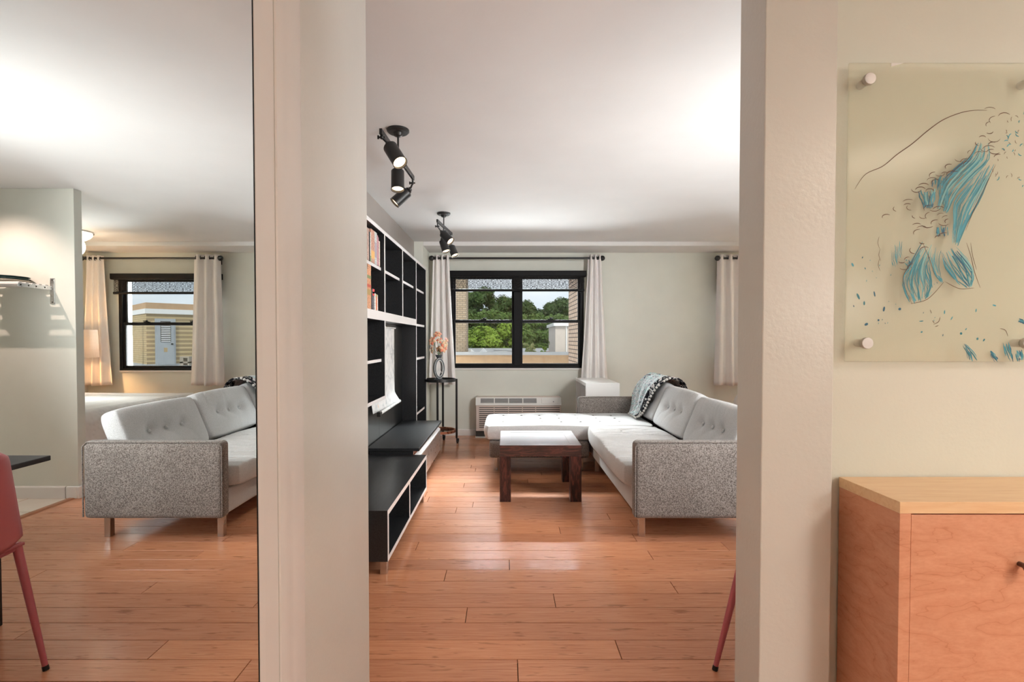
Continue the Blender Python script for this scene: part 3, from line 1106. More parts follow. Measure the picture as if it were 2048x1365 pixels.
def cushion(name, parent, c, axes, dims, fn=None, nu=44, nv=36, edge=0.62, pw=6.0, puff=1.0):
    """boxy stuffed cushion; axes=(u,v,n), dims=(lu,lv,t). fn(u,v) adds to the top face, u,v in -1..1"""
    c = Vector(c)
    U, V, N = (Vector(a).normalized() for a in axes)
    lu, lv, th = (d / 2 for d in dims)
    m = MB()

    def prof(a):
        return max(0.0, 1 - abs(a) ** pw) ** (1 / 2.4)

    def rim(u, v):
        # rounded corners in plan
        k = 0.05
        return u * (1 - k * abs(v) ** 6), v * (1 - k * abs(u) ** 6)

    def pt(u, v, s):
        h = edge + (1 - edge) * prof(u) * prof(v) * puff
        off = 0.0
        if s > 0 and fn:
            off = fn(u, v) * min(1.0, 3.0 * prof(u)) * min(1.0, 3.0 * prof(v))
        a, b = rim(u, v)
        return c + U * lu * a + V * lv * b + N * (s * th * h + off)
    w = nu + 1
    vs, fs = [], []

    def cd(i, n):
        t = -1 + 2 * i / n
        return math.copysign(1 - (1 - abs(t)) ** 1.25, t) if abs(t) > 0 else 0.0
    for s in (1, -1):
        for j in range(nv + 1):
            for i in range(nu + 1):
                vs.append(pt(cd(i, nu), cd(j, nv), s))
    nb = (nu + 1) * (nv + 1)
    for j in range(nv):
        for i in range(nu):
            a = j * w + i
            fs.append((a, a + 1, a + w + 1, a + w))
            fs.append((nb + a, nb + a + w, nb + a + w + 1, nb + a + 1))
    ring = [i for i in range(w)] + [j * w + nu for j in range(1, nv + 1)] + [nv * w + i for i in range(nu - 1, -1, -1)] + [j * w for j in range(nv - 1, 0, -1)]
    # bulging side wall: one middle ring
    mid = []
    for r in ring:
        p = (vs[r] + vs[nb + r]) / 2
        d = p - c
        d = d - N * d.dot(N)
        mid.append(p + d.normalized() * th * 0.22)
    k0 = len(vs)
    vs += mid
    L = len(ring)
    for q in range(L):
        r, r2 = ring[q], ring[(q + 1) % L]
        fs.append((r2, r, k0 + q, k0 + (q + 1) % L))
        fs.append((k0 + (q + 1) % L, k0 + q, nb + r, nb + r2))
    m.add(vs, fs)
    return m.build(name, MAT['cushion'], parent, smooth=180, subsurf=1)


def dimple(u, v, pts, depth, wu, wv):
    s = 0.0
    for a, b in pts:
        q = ((u - a) / wu) ** 2 + ((v - b) / wv) ** 2
        s -= depth * math.exp(-q)
    return s


# seat cushion: pulled fabric folds running from front to back
rs = random.Random(4)
folds = [(-0.92 + 0.062 * k + rs.uniform(-0.018, 0.018), rs.uniform(-0.10, 0.10), rs.uniform(0.3, 1.0), rs.uniform(-0.3, 0.5)) for k in range(29)]


def seat_fn(u, v):
    # u: front(-1) to back(+1) along x ; v along y
    z = 0.0
    for v0, sl, d, u0 in folds:
        q = (v - v0 - sl * (u - 0.2) - 0.05 * math.sin(2.2 * u + v0 * 5)) / 0.022
        e = math.exp(-((u - u0) / 0.75) ** 2)
        z -= 0.024 * d * e * math.exp(-q * q)
    z += 0.004 * math.sin(7 * v + 2 * u) * math.cos(3 * u)
    z += dimple(u, v, SEATB, 0.016, 0.10, 0.05)
    return z


SEATB = [(-0.15 + 0.0 * k, -0.70 + 0.28 * k) for k in range(6)] + [(0.45, -0.70 + 0.28 * k) for k in range(6)]
seat = cushion('seat_cushion', so, (1.045, 3.868, 0.378), ((1, 0, 0), (0, 1, 0), (0, 0, 1)), (0.64, 1.475, 0.150), seat_fn, 50, 150, 0.74, 8.0)
chb = [(-0.78 + 0.235 * k, b) for k in range(7) for b in (-0.42, 0.12, 0.58)]


def chaise_fn(u, v):
    return dimple(u, v, chb, 0.016, 0.05, 0.10) + 0.003 * math.sin(6 * u + 3 * v)


chaise = cushion('chaise_cushion', so, (0.585, 5.015, 0.372), ((1, 0, 0), (0, 1, 0), (0, 0, 1)), (1.580, 0.80, 0.155), chaise_fn, 90, 44, 0.74, 9.0)


def buttons(parent, pts, c, axes, dims, lift, r=0.011, mat=None):
    U, V, N = (Vector(a).normalized() for a in axes)
    me = MB().sphere((0, 0, 0), r, 10, 6, (1, 1, 0.55)).mesh('button', mat or MAT['cushion'], smooth=True)
    q = N.to_track_quat('Z', 'Y')
    for a, b in pts:
        p = Vector(c) + U * a * dims[0] / 2 + V * b * dims[1] / 2 + N * lift
        o = bpy.data.objects.new('button', me)
        COL.objects.link(o)
        o.parent = parent
        o.location = p - org(parent)
        o.rotation_euler = q.to_euler()


AX = ((1, 0, 0), (0, 1, 0), (0, 0, 1))
buttons(seat, SEATB, (1.045, 3.868, 0.378), AX, (0.64, 1.475), 0.060, 0.009, MAT['cushion'])
buttons(chaise, chb, (0.585, 5.015, 0.372), AX, (1.58, 0.80), 0.068, 0.012, MAT['button'])

UP = Vector((0.376, 0, 0.926))
NRM = Vector((-0.926, 0, 0.376))
for k, (ya, yb, tilt, lift) in enumerate(((3.130, 3.925, 0.0, 0.0), (3.935, 4.715, 0.02, 0.015), (4.725, 5.410, 0.0, 0.03))):
    cy = (ya + yb) / 2
    c = Vector((1.478, cy, 0.600 + lift))
    up = (UP + Vector((tilt, 0, 0))).normalized()
    nn = Vector((-up.z, 0, up.x))
    bp = [(-0.42, 0.02), (0.0, 0.0), (0.42, -0.02)]
    wr = [rs.uniform(-0.9, 0.9) for _ in range(5)]

    def fn(u, v, bp=bp, wr=wr):
        z = dimple(u, v, bp, 0.032, 0.13, 0.22) + dimple(u, v, bp, 0.012, 0.30, 0.45)
        for w in wr:
            z -= 0.004 * math.exp(-((u - w - 0.1 * v) / 0.025) ** 2) * max(0, v)
        # seams of tension running down from each button
        for a, b in bp:
            if v < b:
                z -= 0.006 * math.exp(-((u - a + 0.25 * (v - b)) / 0.05) ** 2) * math.exp(-((v - b) / 0.6) ** 2)
        return z
    cu = cushion('back_cushion', so, c, ((0, 1, 0), up, nn), (yb - ya, 0.385, 0.150), fn, 60, 40, 0.60, 5.0, 1.1)
    buttons(cu, bp, c, ((0, 1, 0), up, nn), (yb - ya, 0.385), 0.044, 0.013)
for x, y in ((0.842, 3.145), (1.545, 3.145), (1.545, 5.44), (0.842, 4.70), (-0.10, 4.745), (-0.10, 5.34), (0.70, 4.745), (0.70, 5.34)):
    bx(x - 0.019, x + 0.019, y - 0.019, y + 0.019, 0.0, 0.15).build('leg', MAT['chrome'], so, bevel=0.003)

# ---------------------------------------------------------------- patterned throw on the far back cushion
t = NT('printed_throw')
v = t.tc()
vs_ = t.tc(scale=(9, 22, 13), rot=(0.5, 0.3, 0.4))
pn = t.noise(vs_, 1.6, 3, 0.6, 1.8)
pat = t.ramp(pn, [(0.0, (0.05, 0.07, 0.09)), (0.395, (0.09, 0.12, 0.15)), (0.42, (0.80, 0.79, 0.79)), (0.475, (0.78, 0.77, 0.78)), (0.49, (0.16, 0.20, 0.24)),
                  (0.52, (0.18, 0.22, 0.26)), (0.535, (0.80, 0.80, 0.79)), (0.575, (0.72, 0.74, 0.74)), (0.59, (0.14, 0.48, 0.48)), (0.63, (0.20, 0.55, 0.54)), (0.65, (0.82, 0.80, 0.80)), (0.70, (0.70, 0.30, 0.28)), (0.75, (0.82, 0.80, 0.80))])
t.set(pat, 0.9, 0, 0.1)
t.bump(t.noise(v, 300, 2), 0.2, 0.002)
MAT['throw'] = t.m
t = NT('throw_border')
pn = t.noise(t.tc(scale=(18, 18, 18)), 1.5, 2, 0.6, 1.2)
t.set(t.ramp(pn, [(0.55, (0.010, 0.010, 0.014)), (0.60, (0.65, 0.64, 0.62)), (0.68, (0.62, 0.60, 0.60)), (0.72, (0.45, 0.03, 0.05))]), 0.9, 0, 0.1)
MAT['throw_border'] = t.m
th = thing('throw_blanket', 'teal, white and black patterned throw draped over the far back cushion of the sofa', 'blanket', (1.45, 5.0, 0.45))
# profile over the cushion (x,z), from the foot of the front up, over the top and down behind
PROF = [(1.285, 0.468), (1.320, 0.492), (1.352, 0.560), (1.376, 0.64), (1.408, 0.725), (1.450, 0.795), (1.505, 0.840), (1.575, 0.845), (1.640, 0.800), (1.668, 0.72), (1.680, 0.64)]


def prof_at(s):
    q = s * (len(PROF) - 1)
    i = min(int(q), len(PROF) - 2)
    f = q - i
    p0 = PROF[max(i - 1, 0)]; p1 = PROF[i]; p2 = PROF[i + 1]; p3 = PROF[min(i + 2, len(PROF) - 1)]
    def cr(a, b, c, d):
        return 0.5 * (2 * b + (c - a) * f + (2 * a - 5 * b + 4 * c - d) * f * f + (3 * b - a - 3 * c + d) * f ** 3)
    return cr(p0[0], p1[0], p2[0], p3[0]), cr(p0[1], p1[1], p2[1], p3[1])


def throw_edges(s):
    ya = 4.93 - 0.27 * min(1, s / 0.58) ** 1.3 if s < 0.58 else 4.66 - 0.10 * (s - 0.58)
    yb = 5.17 + 0.235 * min(1, s / 0.30) ** 0.8
    return ya, yb


def throw_fn(u, s, lift=0.0):
    x, z = prof_at(s)
    ya, yb = throw_edges(s)
    y = ya + (yb - ya) * u
    w = 0.010 * math.sin(26 * u + 4 * s) * (1.0 - 0.6 * s) + 0.006 * math.sin(47 * u - 6 * s)
    n = Vector((-0.9, 0, 0.45)) if s < 0.5 else Vector((-0.2, 0, 1))
    return Vector((x, y, z)) + n.normalized() * (0.020 + w + lift)


MB().grid(lambda u, s: throw_fn(0.20 + 0.80 * u, s), 60, 60).build('cloth', MAT['throw'], th, smooth=180, solid=0.006)
MB().grid(lambda u, s: throw_fn(0.22 * u, s, 0.004), 10, 60).build('border', MAT['throw_border'], th, smooth=180, solid=0.007)


def tail_fn(u, s):
    # black bordered tail lying along the top behind the middle cushion
    y = 4.70 - 0.78 * s
    zc = 0.806 - 0.055 * s
    a = -0.3 + 2.2 * u
    x = 1.63 + 0.05 * math.sin(a * 1.2) - 0.015
    return Vector((x, y, zc - 0.11 * u ** 1.5 * (1 - 0.3 * s) + 0.006 * math.sin(17 * s + 3 * u)))


MB().grid(tail_fn, 8, 40).build('border_tail', MAT['throw_border'], th, smooth=180, solid=0.008)
pm = MB()
for i in range(17):
    s = 0.02 + 0.58 * i / 16
    p = throw_fn(-0.015, s, 0.004)
    pm.sphere(p, 0.012, 8, 6)
for i in range(9):
    p = throw_fn(i / 8, 0.0, -0.004) + Vector((-0.012, 0, -0.008))
    pm.sphere(p, 0.012, 8, 6)
pm.build('pompom_fringe', paint('pompom_yarn', (0.62, 0.60, 0.57), 0.95, 0.2, 0.3), th, smooth=True)['kind'] = 'stuff'

# ---------------------------------------------------------------- coffee table
ct = thing('coffee_table', 'square dark rosewood coffee table with thick mitred legs in front of the sofa', 'coffee table', (0.258, 4.118, 0))
CX0, CX1, CY0, CY1, CH, CT = -0.051, 0.567, 3.808, 4.428, 0.430, 0.084
w = 0.003
# four mitred rails
def rail(a, b, c, d, z0=CH - CT, z1=CH, inner=0.0):
    return MB().prism([a, b, c, d], 'z', z0, z1)


ix0, ix1, iy0, iy1 = CX0 + CT, CX1 - CT, CY0 + CT, CY1 - CT
rail((CX0, CY0), (CX1, CY0), (ix1, iy0), (ix0, iy0)).build('rail', MAT['rosewood'], ct, bevel=0.0015)
rail((CX0, CY1), (ix0, iy1), (ix1, iy1), (CX1, CY1)).build('rail', MAT['rosewood'], ct, bevel=0.0015)
rail((CX0, CY0), (ix0, iy0), (ix0, iy1), (CX0, CY1)).build('rail', MAT['rosewood'], ct, bevel=0.0015)
rail((CX1, CY0), (CX1, CY1), (ix1, iy1), (ix1, iy0)).build('rail', MAT['rosewood'], ct, bevel=0.0015)
bx(ix0, ix1, iy0, iy1, CH - 0.025, CH - 0.0012).build('top_board', MAT['rosewood'], ct)
for x in (CX0, ix1):
    for y in (CY0, iy1):
        bx(x, x + CT, y, y + CT, 0.0, CH - CT - 0.0005).build('leg', MAT['rosewood_leg'], ct, bevel=0.0015)

# ---------------------------------------------------------------- round cart, vase and flowers
RC = Vector((-0.783, 5.985, 0))
cart = thing('round_cart', 'round black serving cart on casters in the corner by the window', 'cart', tuple(RC))
rr = 0.185
MB().lathe(RC, [(0, 0.735), (rr - 0.004, 0.735), (rr, 0.735), (rr, 0.768), (rr - 0.007, 0.768), (rr - 0.007, 0.742), (0, 0.742)], 40) \
    .build('tray', MAT['black_metal'], cart, smooth=35)
MB().lathe(RC, [(rr - 0.012, 0.135), (rr - 0.002, 0.135), (rr - 0.002, 0.165), (rr - 0.012, 0.165), (rr - 0.012, 0.135)], 40) \
    .build('lower_ring', MAT['copper'], cart, smooth=35)
MB().lathe(RC, [(0, 0.137), (rr - 0.012, 0.137), (rr - 0.012, 0.142), (0, 0.142)], 40).build('lower_shelf', MAT['glass'], cart, smooth=35)
for a in (-2, 88, 178, 268):
    p = RC + Vector((math.cos(R(a)) * (rr + 0.008), math.sin(R(a)) * (rr + 0.008), 0))
    bx(p.x - 0.012, p.x + 0.012, p.y - 0.009, p.y + 0.009, 0.062, 0.766).build('post', MAT['black_metal'], cart, bevel=0.002)
    q = p + Vector((0.012, -0.006, 0))
    c = MB().cyl(q + Vector((-0.010, 0, 0.025)), q + Vector((0.010, 0, 0.025)), 0.025, n=16) \
        .box(q.x - 0.016, q.x - 0.012, q.y - 0.014, q.y + 0.016, 0.022, 0.056).box(q.x + 0.012, q.x + 0.016, q.y - 0.014, q.y + 0.016, 0.022, 0.056) \
        .box(q.x - 0.016, q.x + 0.016, q.y - 0.014, q.y + 0.016, 0.053, 0.062).build('caster', MAT['black_metal'], cart, smooth=35)

t = NT('dark_slate_ceramic')
t.set(t.ramp(t.noise(t.tc(), 9, 3), [(0.3, (0.030, 0.036, 0.045)), (0.7, (0.055, 0.065, 0.078))]), 0.42, 0, 0.5)
MAT['slate'] = t.m
WL = paint('white_line', (0.80, 0.80, 0.79), 0.5, 0.02, 0)
VC = Vector((-0.795, 5.955, 0.742))
va = thing('peace_vase', 'slate grey vase with an open oval ring around a white peace sign on the cart', 'vase', tuple(VC))
MB().lathe(VC, [(0, 0), (0.062, 0), (0.062, 0.006), (0.030, 0.035), (0.022, 0.052), (0.0, 0.052)], 28).build('foot', MAT['slate'], va, smooth=45)
MB().lathe(VC + Vector((0, 0, 0.252)), [(0.0, 0.0), (0.020, 0.0), (0.024, 0.016), (0.042, 0.050), (0.042, 0.056), (0.036, 0.054), (0.018, 0.016), (0.0, 0.016)], 28).build('neck', MAT['slate'], va, smooth=45)
# oval ring turned a little towards the room
TW = Matrix.Rotation(R(24), 4, 'Z')


def ringpt(a, ra, rb):
    return VC + Vector((0, 0, 0.150)) + (TW @ Vector((ra * math.cos(a), 0, rb * math.sin(a))))


m = MB()
NR = 48
vs_, fs_ = [], []
for k in range(NR):
    a = 2 * math.pi * k / NR
    for (ra, rb, d) in ((0.063, 0.120, -0.032), (0.038, 0.090, -0.032), (0.038, 0.090, 0.032), (0.063, 0.120, 0.032)):
        vs_.append(ringpt(a, ra, rb) + TW @ Vector((0, d, 0)))
for k in range(NR):
    k2 = (k + 1) % NR
    for q in range(4):
        q2 = (q + 1) % 4
        fs_.append((k * 4 + q, k * 4 + q2, k2 * 4 + q2, k2 * 4 + q))
m.add(vs_, fs_).build('oval_ring', MAT['slate'], va, smooth=35)
m = MB()
for d in (-0.0325,):
    m.tube([ringpt(2 * math.pi * k / NR, 0.040, 0.093) + TW @ Vector((0, d, 0)) for k in range(NR)], 0.0045, 6, True)
    m.tube([ringpt(2 * math.pi * k / NR, 0.062, 0.119) + TW @ Vector((0, d, 0)) for k in range(NR)], 0.0018, 5, True)
m.build('ring_outline', WL, va, smooth=True)
m = MB()
cc = VC + Vector((0, 0, 0.150))
yd = TW @ Vector((0, -0.014, 0))
m.tube([cc + yd + Vector((0, 0, 0.100)), cc + yd + Vector((0, 0, -0.100))], 0.0052, 6)
for sgn in (-1, 1):
    m.tube([cc + yd + Vector((0, 0, -0.008)), cc + yd + TW @ Vector((sgn * 0.030, 0, -0.055))], 0.0052, 6)
m.build('peace_sign', WL, va, smooth=True)

# lilies
def petal_mat(name, a, b):
    t = NT(name)
    t.set(t.ramp(t.noise(t.tc(), 30, 2), [(0.35, a), (0.65, b)]), 0.6, 0, 0.2)
    t.b.inputs['Subsurface Weight'].default_value = 0.0
    return t.m


PT = [petal_mat('coral_petal', (0.80, 0.22, 0.14), (0.85, 0.42, 0.28)), petal_mat('peach_petal', (0.86, 0.48, 0.28), (0.88, 0.66, 0.46)), petal_mat('cream_petal', (0.86, 0.66, 0.46), (0.86, 0.78, 0.62)),
      petal_mat('pink_petal', (0.80, 0.30, 0.30), (0.84, 0.46, 0.44))]
GREEN = paint('stem_green', (0.06, 0.15, 0.04), 0.6, 0.2)
fl_specs = [((-0.010, 0.0, 0.285), (0.1, -0.7, 0.75), 0.062, 0), ((-0.062, -0.02, 0.200), (-0.55, -0.75, 0.3), 0.072, 0), ((0.010, -0.03, 0.205), (0.1, -0.9, 0.4), 0.050, 2),
            ((0.062, -0.01, 0.165), (0.8, -0.5, 0.25), 0.066, 1), ((0.045, -0.03, 0.110), (0.6, -0.7, 0.1), 0.070, 0), ((-0.065, 0.0, 0.092), (-0.8, -0.4, 0.0), 0.062, 1),
            ((0.005, 0.03, 0.10), (0.0, -0.8, 0.5), 0.058, 3), ((0.072, 0.03, 0.215), (0.7, -0.2, 0.5), 0.045, 3), ((-0.035, 0.03, 0.265), (-0.6, -0.5, 0.4), 0.050, 2)]
LILY = ['coral lily highest in the slate vase', 'large open coral lily on the side of the slate vase facing the wall unit', 'small cream lily in the middle of the bunch in the slate vase',
        'peach lily reaching out towards the window from the slate vase', 'coral lily low at the vase rim on the window side', 'peach lily drooping low beside the vase rim near the wall unit',
        'pink lily just above the vase rim at the back', 'small pink lily high on the window side of the bunch', 'small cream lily just below the highest coral one']
VT = VC + Vector((0, 0, 0.262))
for i, (off, d, r, mi) in enumerate(fl_specs):
    p = VT + Vector((off[0] * 1.25, off[1], off[2] * 0.95)) + Vector((0, 0, 0.02))
    r *= 0.82
    q = Vector(d).normalized().to_track_quat('Z', 'Y')
    f = thing('lily', LILY[i], 'flower', tuple(p), 'artificial lilies in the vase')
    for k in range(6):
        a = 2 * math.pi * k / 6 + i
        mm = MB()

        def pf(u, v, a=a, r=r):
            t_ = v
            wv = 0.36 * r * math.sin(math.pi * (0.08 + 0.9 * t_)) ** 0.8
            rad = r * (0.05 + t_ * 0.95)
            zz = r * (0.55 * t_ - 0.62 * t_ ** 2.4) - 0.10 * r * (2 * abs(u - 0.5)) ** 2
            loc = Vector((rad, (u - 0.5) * 2 * wv, zz))
            return p + q @ (Matrix.Rotation(a, 3, 'Z') @ loc)
        mm.grid(pf, 4, 7).build('petal', PT[mi] if k % 2 == 0 else PT[(mi + 1) % 3], f, smooth=180, solid=0.0012)
    mm = MB()
    for k in range(5):
        a = 2 * math.pi * k / 5
        e = p + q @ Vector((0.012 * math.cos(a), 0.012 * math.sin(a), r * 0.55))
        mm.tube([p, e], 0.0012, 5).sphere(e, 0.0028, 6, 4)
    mm.build('stamen', PT[2], f)
    s0 = VC + Vector((0.008 * math.cos(i * 2.1), 0.008 * math.sin(i * 2.1), 0.275))
    MB().tube([s0, s0 + Vector((0, 0, 0.035)), p + q @ Vector((0, 0, -0.02)), p], 0.0025, 6).build('stem', GREEN, f, smooth=True)

# ---------------------------------------------------------------- white cube cabinet behind the sofa
wc = thing('cube_cabinet', 'white laminate cube cabinet with an open left side standing under the window', 'cabinet', (1.055, 5.925, 0))
KX0, KX1, KY0, KY1, KZ = 0.868, 1.238, 5.535, 6.325, 0.752
WH = MAT['white']
bx(KX0, KX1, KY0, KY1, KZ - 0.038, KZ).build('top_panel', WH, wc, bevel=0.002)
bx(KX0, KX1, KY0, KY1, 0.0, 0.038).build('bottom_panel', WH, wc, bevel=0.002)
for y in (KY0, KY1 - 0.038):
    bx(KX0, KX1, y, y + 0.038, 0.038, KZ - 0.038).build('side_panel', WH, wc, bevel=0.001)
bx(KX0 + 0.01, KX1 - 0.01, 5.92, 5.938, 0.038, KZ - 0.038).build('upright', WH, wc)
for y0, y1 in ((KY0 + 0.038, 5.92), (5.938, KY1 - 0.038)):
    bx(KX0 + 0.01, KX1 - 0.01, y0, y1, 0.365, 0.383).build('shelf', WH, wc)
bx(KX1 - 0.01, KX1, KY0 + 0.038, KY1 - 0.038, 0.038, KZ - 0.038).build('back_panel', WH, wc)

# ---------------------------------------------------------------- through-wall air conditioner under the window
ac = thing('wall_air_conditioner', 'cream through-wall air conditioner with louvred front low under the double window', 'air conditioner', (0.15, 6.39, 0.0))
AXa, AXb, AY = -0.386, 0.684, 6.300
CREAM = paint('cream_plastic', (0.66, 0.56, 0.50), 0.45, 0.02, 0)
WPL = paint('white_plastic', (0.78, 0.77, 0.74), 0.4, 0.02, 0)
DK = paint('dark_recess', (0.05, 0.045, 0.04), 0.8, 0, 0)
MB().prism([(AY + 0.012, 0.085), (AY + 0.004, 0.405), (AY + 0.055, 0.505), (YB, 0.510), (YB, 0.085)], 'x', AXa + 0.004, AXb - 0.004).build('housing', CREAM, ac, bevel=0.006)
# sloped control strip
sl0, sl1 = Vector((0, AY - 0.002, 0.408)), Vector((0, AY + 0.052, 0.502))
up_ = (sl1 - sl0).normalized()
nrm_ = Vector((0, -up_.z, up_.y))


def slab(x0, x1, a, b, t0, t1):
    m = MB()
    pts = []
    for tt in (t0, t1):
        for (x, s) in ((x0, a), (x1, a), (x1, b), (x0, b)):
            pts.append(Vector((x, sl0.y, sl0.z)) + up_ * s * (sl1 - sl0).length + nrm_ * tt)
    return m.add(pts, [(0, 3, 2, 1), (4, 5, 6, 7), (0, 1, 5, 4), (1, 2, 6, 5), (2, 3, 7, 6), (3, 0, 4, 7)])


slab(AXa, AXb, 0, 1, 0, 0.006).build('control_strip', WPL, ac, bevel=0.003)
for k in range(4):
    x0 = AXa + 0.062 + k * 0.178
    g = slab(x0, x0 + 0.166, 0.28, 0.86, 0.006, 0.0066).build('air_vent', DK, ac)
    m = MB()
    for q in range(5):
        m.v += slab(x0, x0 + 0.166, 0.30 + q * 0.115, 0.36 + q * 0.115, 0.0066, 0.010).v
    mm = MB()
    for q in range(5):
        s_ = slab(x0, x0 + 0.166, 0.30 + q * 0.115, 0.365 + q * 0.115, 0.0066, 0.010)
        mm.add(s_.v, s_.f)
    mm.build('vent_louvres', paint('grey_louvre', (0.40, 0.40, 0.40), 0.5, 0, 0) if k == 0 else bpy.data.materials['grey_louvre'], g)['kind'] = 'stuff'
lid = slab(AXb - 0.245, AXb - 0.035, 0.20, 0.90, 0.006, 0.012).build('control_lid', WPL, ac, bevel=0.004)
GREYINK = paint('grey_print', (0.30, 0.30, 0.31), 0.5, 0, 0)
pL = Vector((AXb - 0.098, sl0.y, sl0.z)) + up_ * 0.42 * (sl1 - sl0).length + nrm_ * 0.0123
MB().cyl(pL, pL + nrm_ * 0.0005, 0.008, n=14).build('maker_mark', GREYINK, lid)
lettering('maker_lettering', 'LG', pL + Vector((0.014, -0.0006, -0.006)), 0.019, (R(62), 0, 0), GREYINK, lid)
lo_, hi_ = 0.115, 0.392
lm, dm = MB(), MB()
for k in range(11):
    z = 0.385 - 0.0246 * k
    for xa_, xb_ in ((AXa + 0.045, AXa + 0.228), (AXa + 0.236, AXa + 0.406), (AXa + 0.414, AXa + 0.58), (AXa + 0.588, AXa + 0.745), (AXa + 0.753, AXb - 0.02)):
        dm.box(xa_, xb_, AY + 0.0015, AY + 0.008, z - 0.008, z)
dm.build('grille_slots', DK, ac)['kind'] = 'stuff'
bx(AXa + 0.0, AXb - 0.0, AY + 0.04, YB, 0.012, 0.085).build('dark_base', DK, ac)
bx(AXa - 0.004, AXb + 0.004, AY + 0.02, YB, 0.0, 0.012).build('base_strip', WPL, ac)

# ---------------------------------------------------------------- ceiling spot fixtures
BULB = emit('warm_bulb_face', (1.0, 0.74, 0.46), 2.6)
BKM = MAT['black_metal']
t = NT('head_inner')
t.set((0.75, 0.62, 0.50), 0.35, 0.6)
MAT['head_inner'] = t.m


def spot_fixture(label, c, bar0, bar1, heads):
    f = thing('ceiling_spotlight', label, 'ceiling light', tuple(c), 'three-headed black ceiling spotlights')
    C_ = Vector(c)
    MB().lathe(C_, [(0, 0), (0.061, 0), (0.061, -0.010), (0.052, -0.018), (0.028, -0.020), (0.022, -0.034), (0.010, -0.040), (0, -0.040)], 32).build('canopy', BKM, f, smooth=30)
    b0, b1 = Vector(bar0), Vector(bar1)
    MB().cyl(C_ + Vector((0, 0, -0.03)), Vector((C_.x, C_.y, b0.z)), 0.0055, n=12).build('stem', BKM, f, smooth=True)
    d = (b1 - b0).normalized()
    s = d.cross(Vector((0, 0, 1))).normalized()
    m = MB()
    pts = []
    for p in (b0, b1):
        for a, z in ((-0.007, -0.016), (0.007, -0.016), (0.007, 0.012), (-0.007, 0.012)):
            pts.append(p + s * a + Vector((0, 0, z)))
    m.add(pts, [(0, 1, 2, 3), (7, 6, 5, 4), (0, 4, 5, 1), (1, 5, 6, 2), (2, 6, 7, 3), (3, 7, 4, 0)]).build('bar', BKM, f, bevel=0.001)
    for frac, rear, lens in heads:
        rear, lens = Vector(rear), Vector(lens)
        ax = (lens - rear).normalized()
        q = ax.to_track_quat('Z', 'Y').to_matrix().to_4x4()
        L = (lens - rear).length
        r = 0.0365
        h = MB().lathe(rear, [(0, 0), (r - 0.003, 0), (r, 0.004), (r, L - 0.002), (r + 0.0015, L), (r - 0.002, L), (r - 0.003, L - 0.014), (0.0, L - 0.016)], 28, q) \
            .build('lamp_head', BKM, f, smooth=30)
        MB().lathe(rear, [(0, L - 0.012), (r - 0.004, L - 0.012), (r - 0.004, L - 0.013), (0, L - 0.013)], 28, q).build('bulb_face', BULB, h)
        MB().lathe(rear, [(0.0, 0.002), (0.015, 0.001), (0.022, -0.012), (0.019, -0.018), (0.013, -0.022), (0.013, -0.030), (0, -0.030)], 20, q).build('head_cap', BKM, h, smooth=30)
        top = b0 + (b1 - b0) * frac + Vector((0, 0, -0.016))
        cap = rear - ax * 0.028
        mid = Vector((top.x, top.y, (top.z + cap.z) / 2 + 0.004))
        MB().tube([top, mid, cap], 0.006, 8).sphere(mid, 0.0105, 10, 7).cyl(mid + s * -0.016, mid + s * 0.016, 0.005, n=8) \
            .box(mid.x - 0.022, mid.x - 0.014, mid.y - 0.003, mid.y + 0.003, mid.z - 0.009, mid.z + 0.009).build('swivel_joint', BKM, h, smooth=35)
        l_ = light('spot_bulb', 'SPOT', lens + ax * 0.01, 9, (1.0, 0.80, 0.58), target=lens + ax, spot_size=R(70), spot_blend=0.6, shadow_soft_size=0.03)
    return f


spot_fixture('larger looking black three-headed ceiling spotlight beside the bookcase end, nearer the opening', (-0.598, 2.82, ZC), (-0.628, 2.55, 2.27), (-0.600, 3.29, 2.27),
             [(0.03, (-0.592, 2.60, 2.208), (-0.530, 2.545, 2.108)), (0.48, (-0.618, 2.90, 2.186), (-0.612, 2.872, 2.072)), (0.97, (-0.638, 3.28, 2.180), (-0.715, 3.255, 2.100))])
spot_fixture('black three-headed ceiling spotlight closer to the flower vase and window', (-0.574, 4.66, ZC), (-0.602, 4.42, 2.262), (-0.535, 4.98, 2.262),
             [(0.03, (-0.556, 4.46, 2.158), (-0.484, 4.42, 2.080)), (0.42, (-0.582, 4.66, 2.132), (-0.548, 4.635, 2.030)), (0.90, (-0.535, 4.93, 2.128), (-0.495, 4.905, 2.038))])

# ---------------------------------------------------------------- sleeping nook (seen in the mirror)
dl = thing('dome_ceiling_light', 'lit frosted dome ceiling light above the bed', 'ceiling light', (3.70, 5.42, ZC))
DOME = emit('lit_frosted_glass', (1.0, 0.80, 0.55), 3.0)
MB().lathe((3.70, 5.42, ZC), [(0, 0), (0.19, 0), (0.19, -0.014), (0, -0.014)], 40).build('ceiling_plate', MAT['white'], dl, smooth=30)
MB().lathe((3.70, 5.42, ZC - 0.012), [(0.185, 0), (0.183, -0.022), (0.160, -0.052), (0.115, -0.080), (0.06, -0.094), (0, -0.098)], 40).build('glass_dome', DOME, dl, smooth=True)
m = MB()
for a in (30, 150, 270):
    m.sphere((3.70 + 0.188 * math.cos(R(a)), 5.42 + 0.188 * math.sin(R(a)), ZC - 0.018), 0.012, 10, 7)
m.build('retaining_clips', MAT['chrome'], dl, smooth=True)
light('dome_bulb', 'POINT', (3.70, 5.42, ZC - 0.16), 5, (1.0, 0.82, 0.60), shadow_soft_size=0.12)

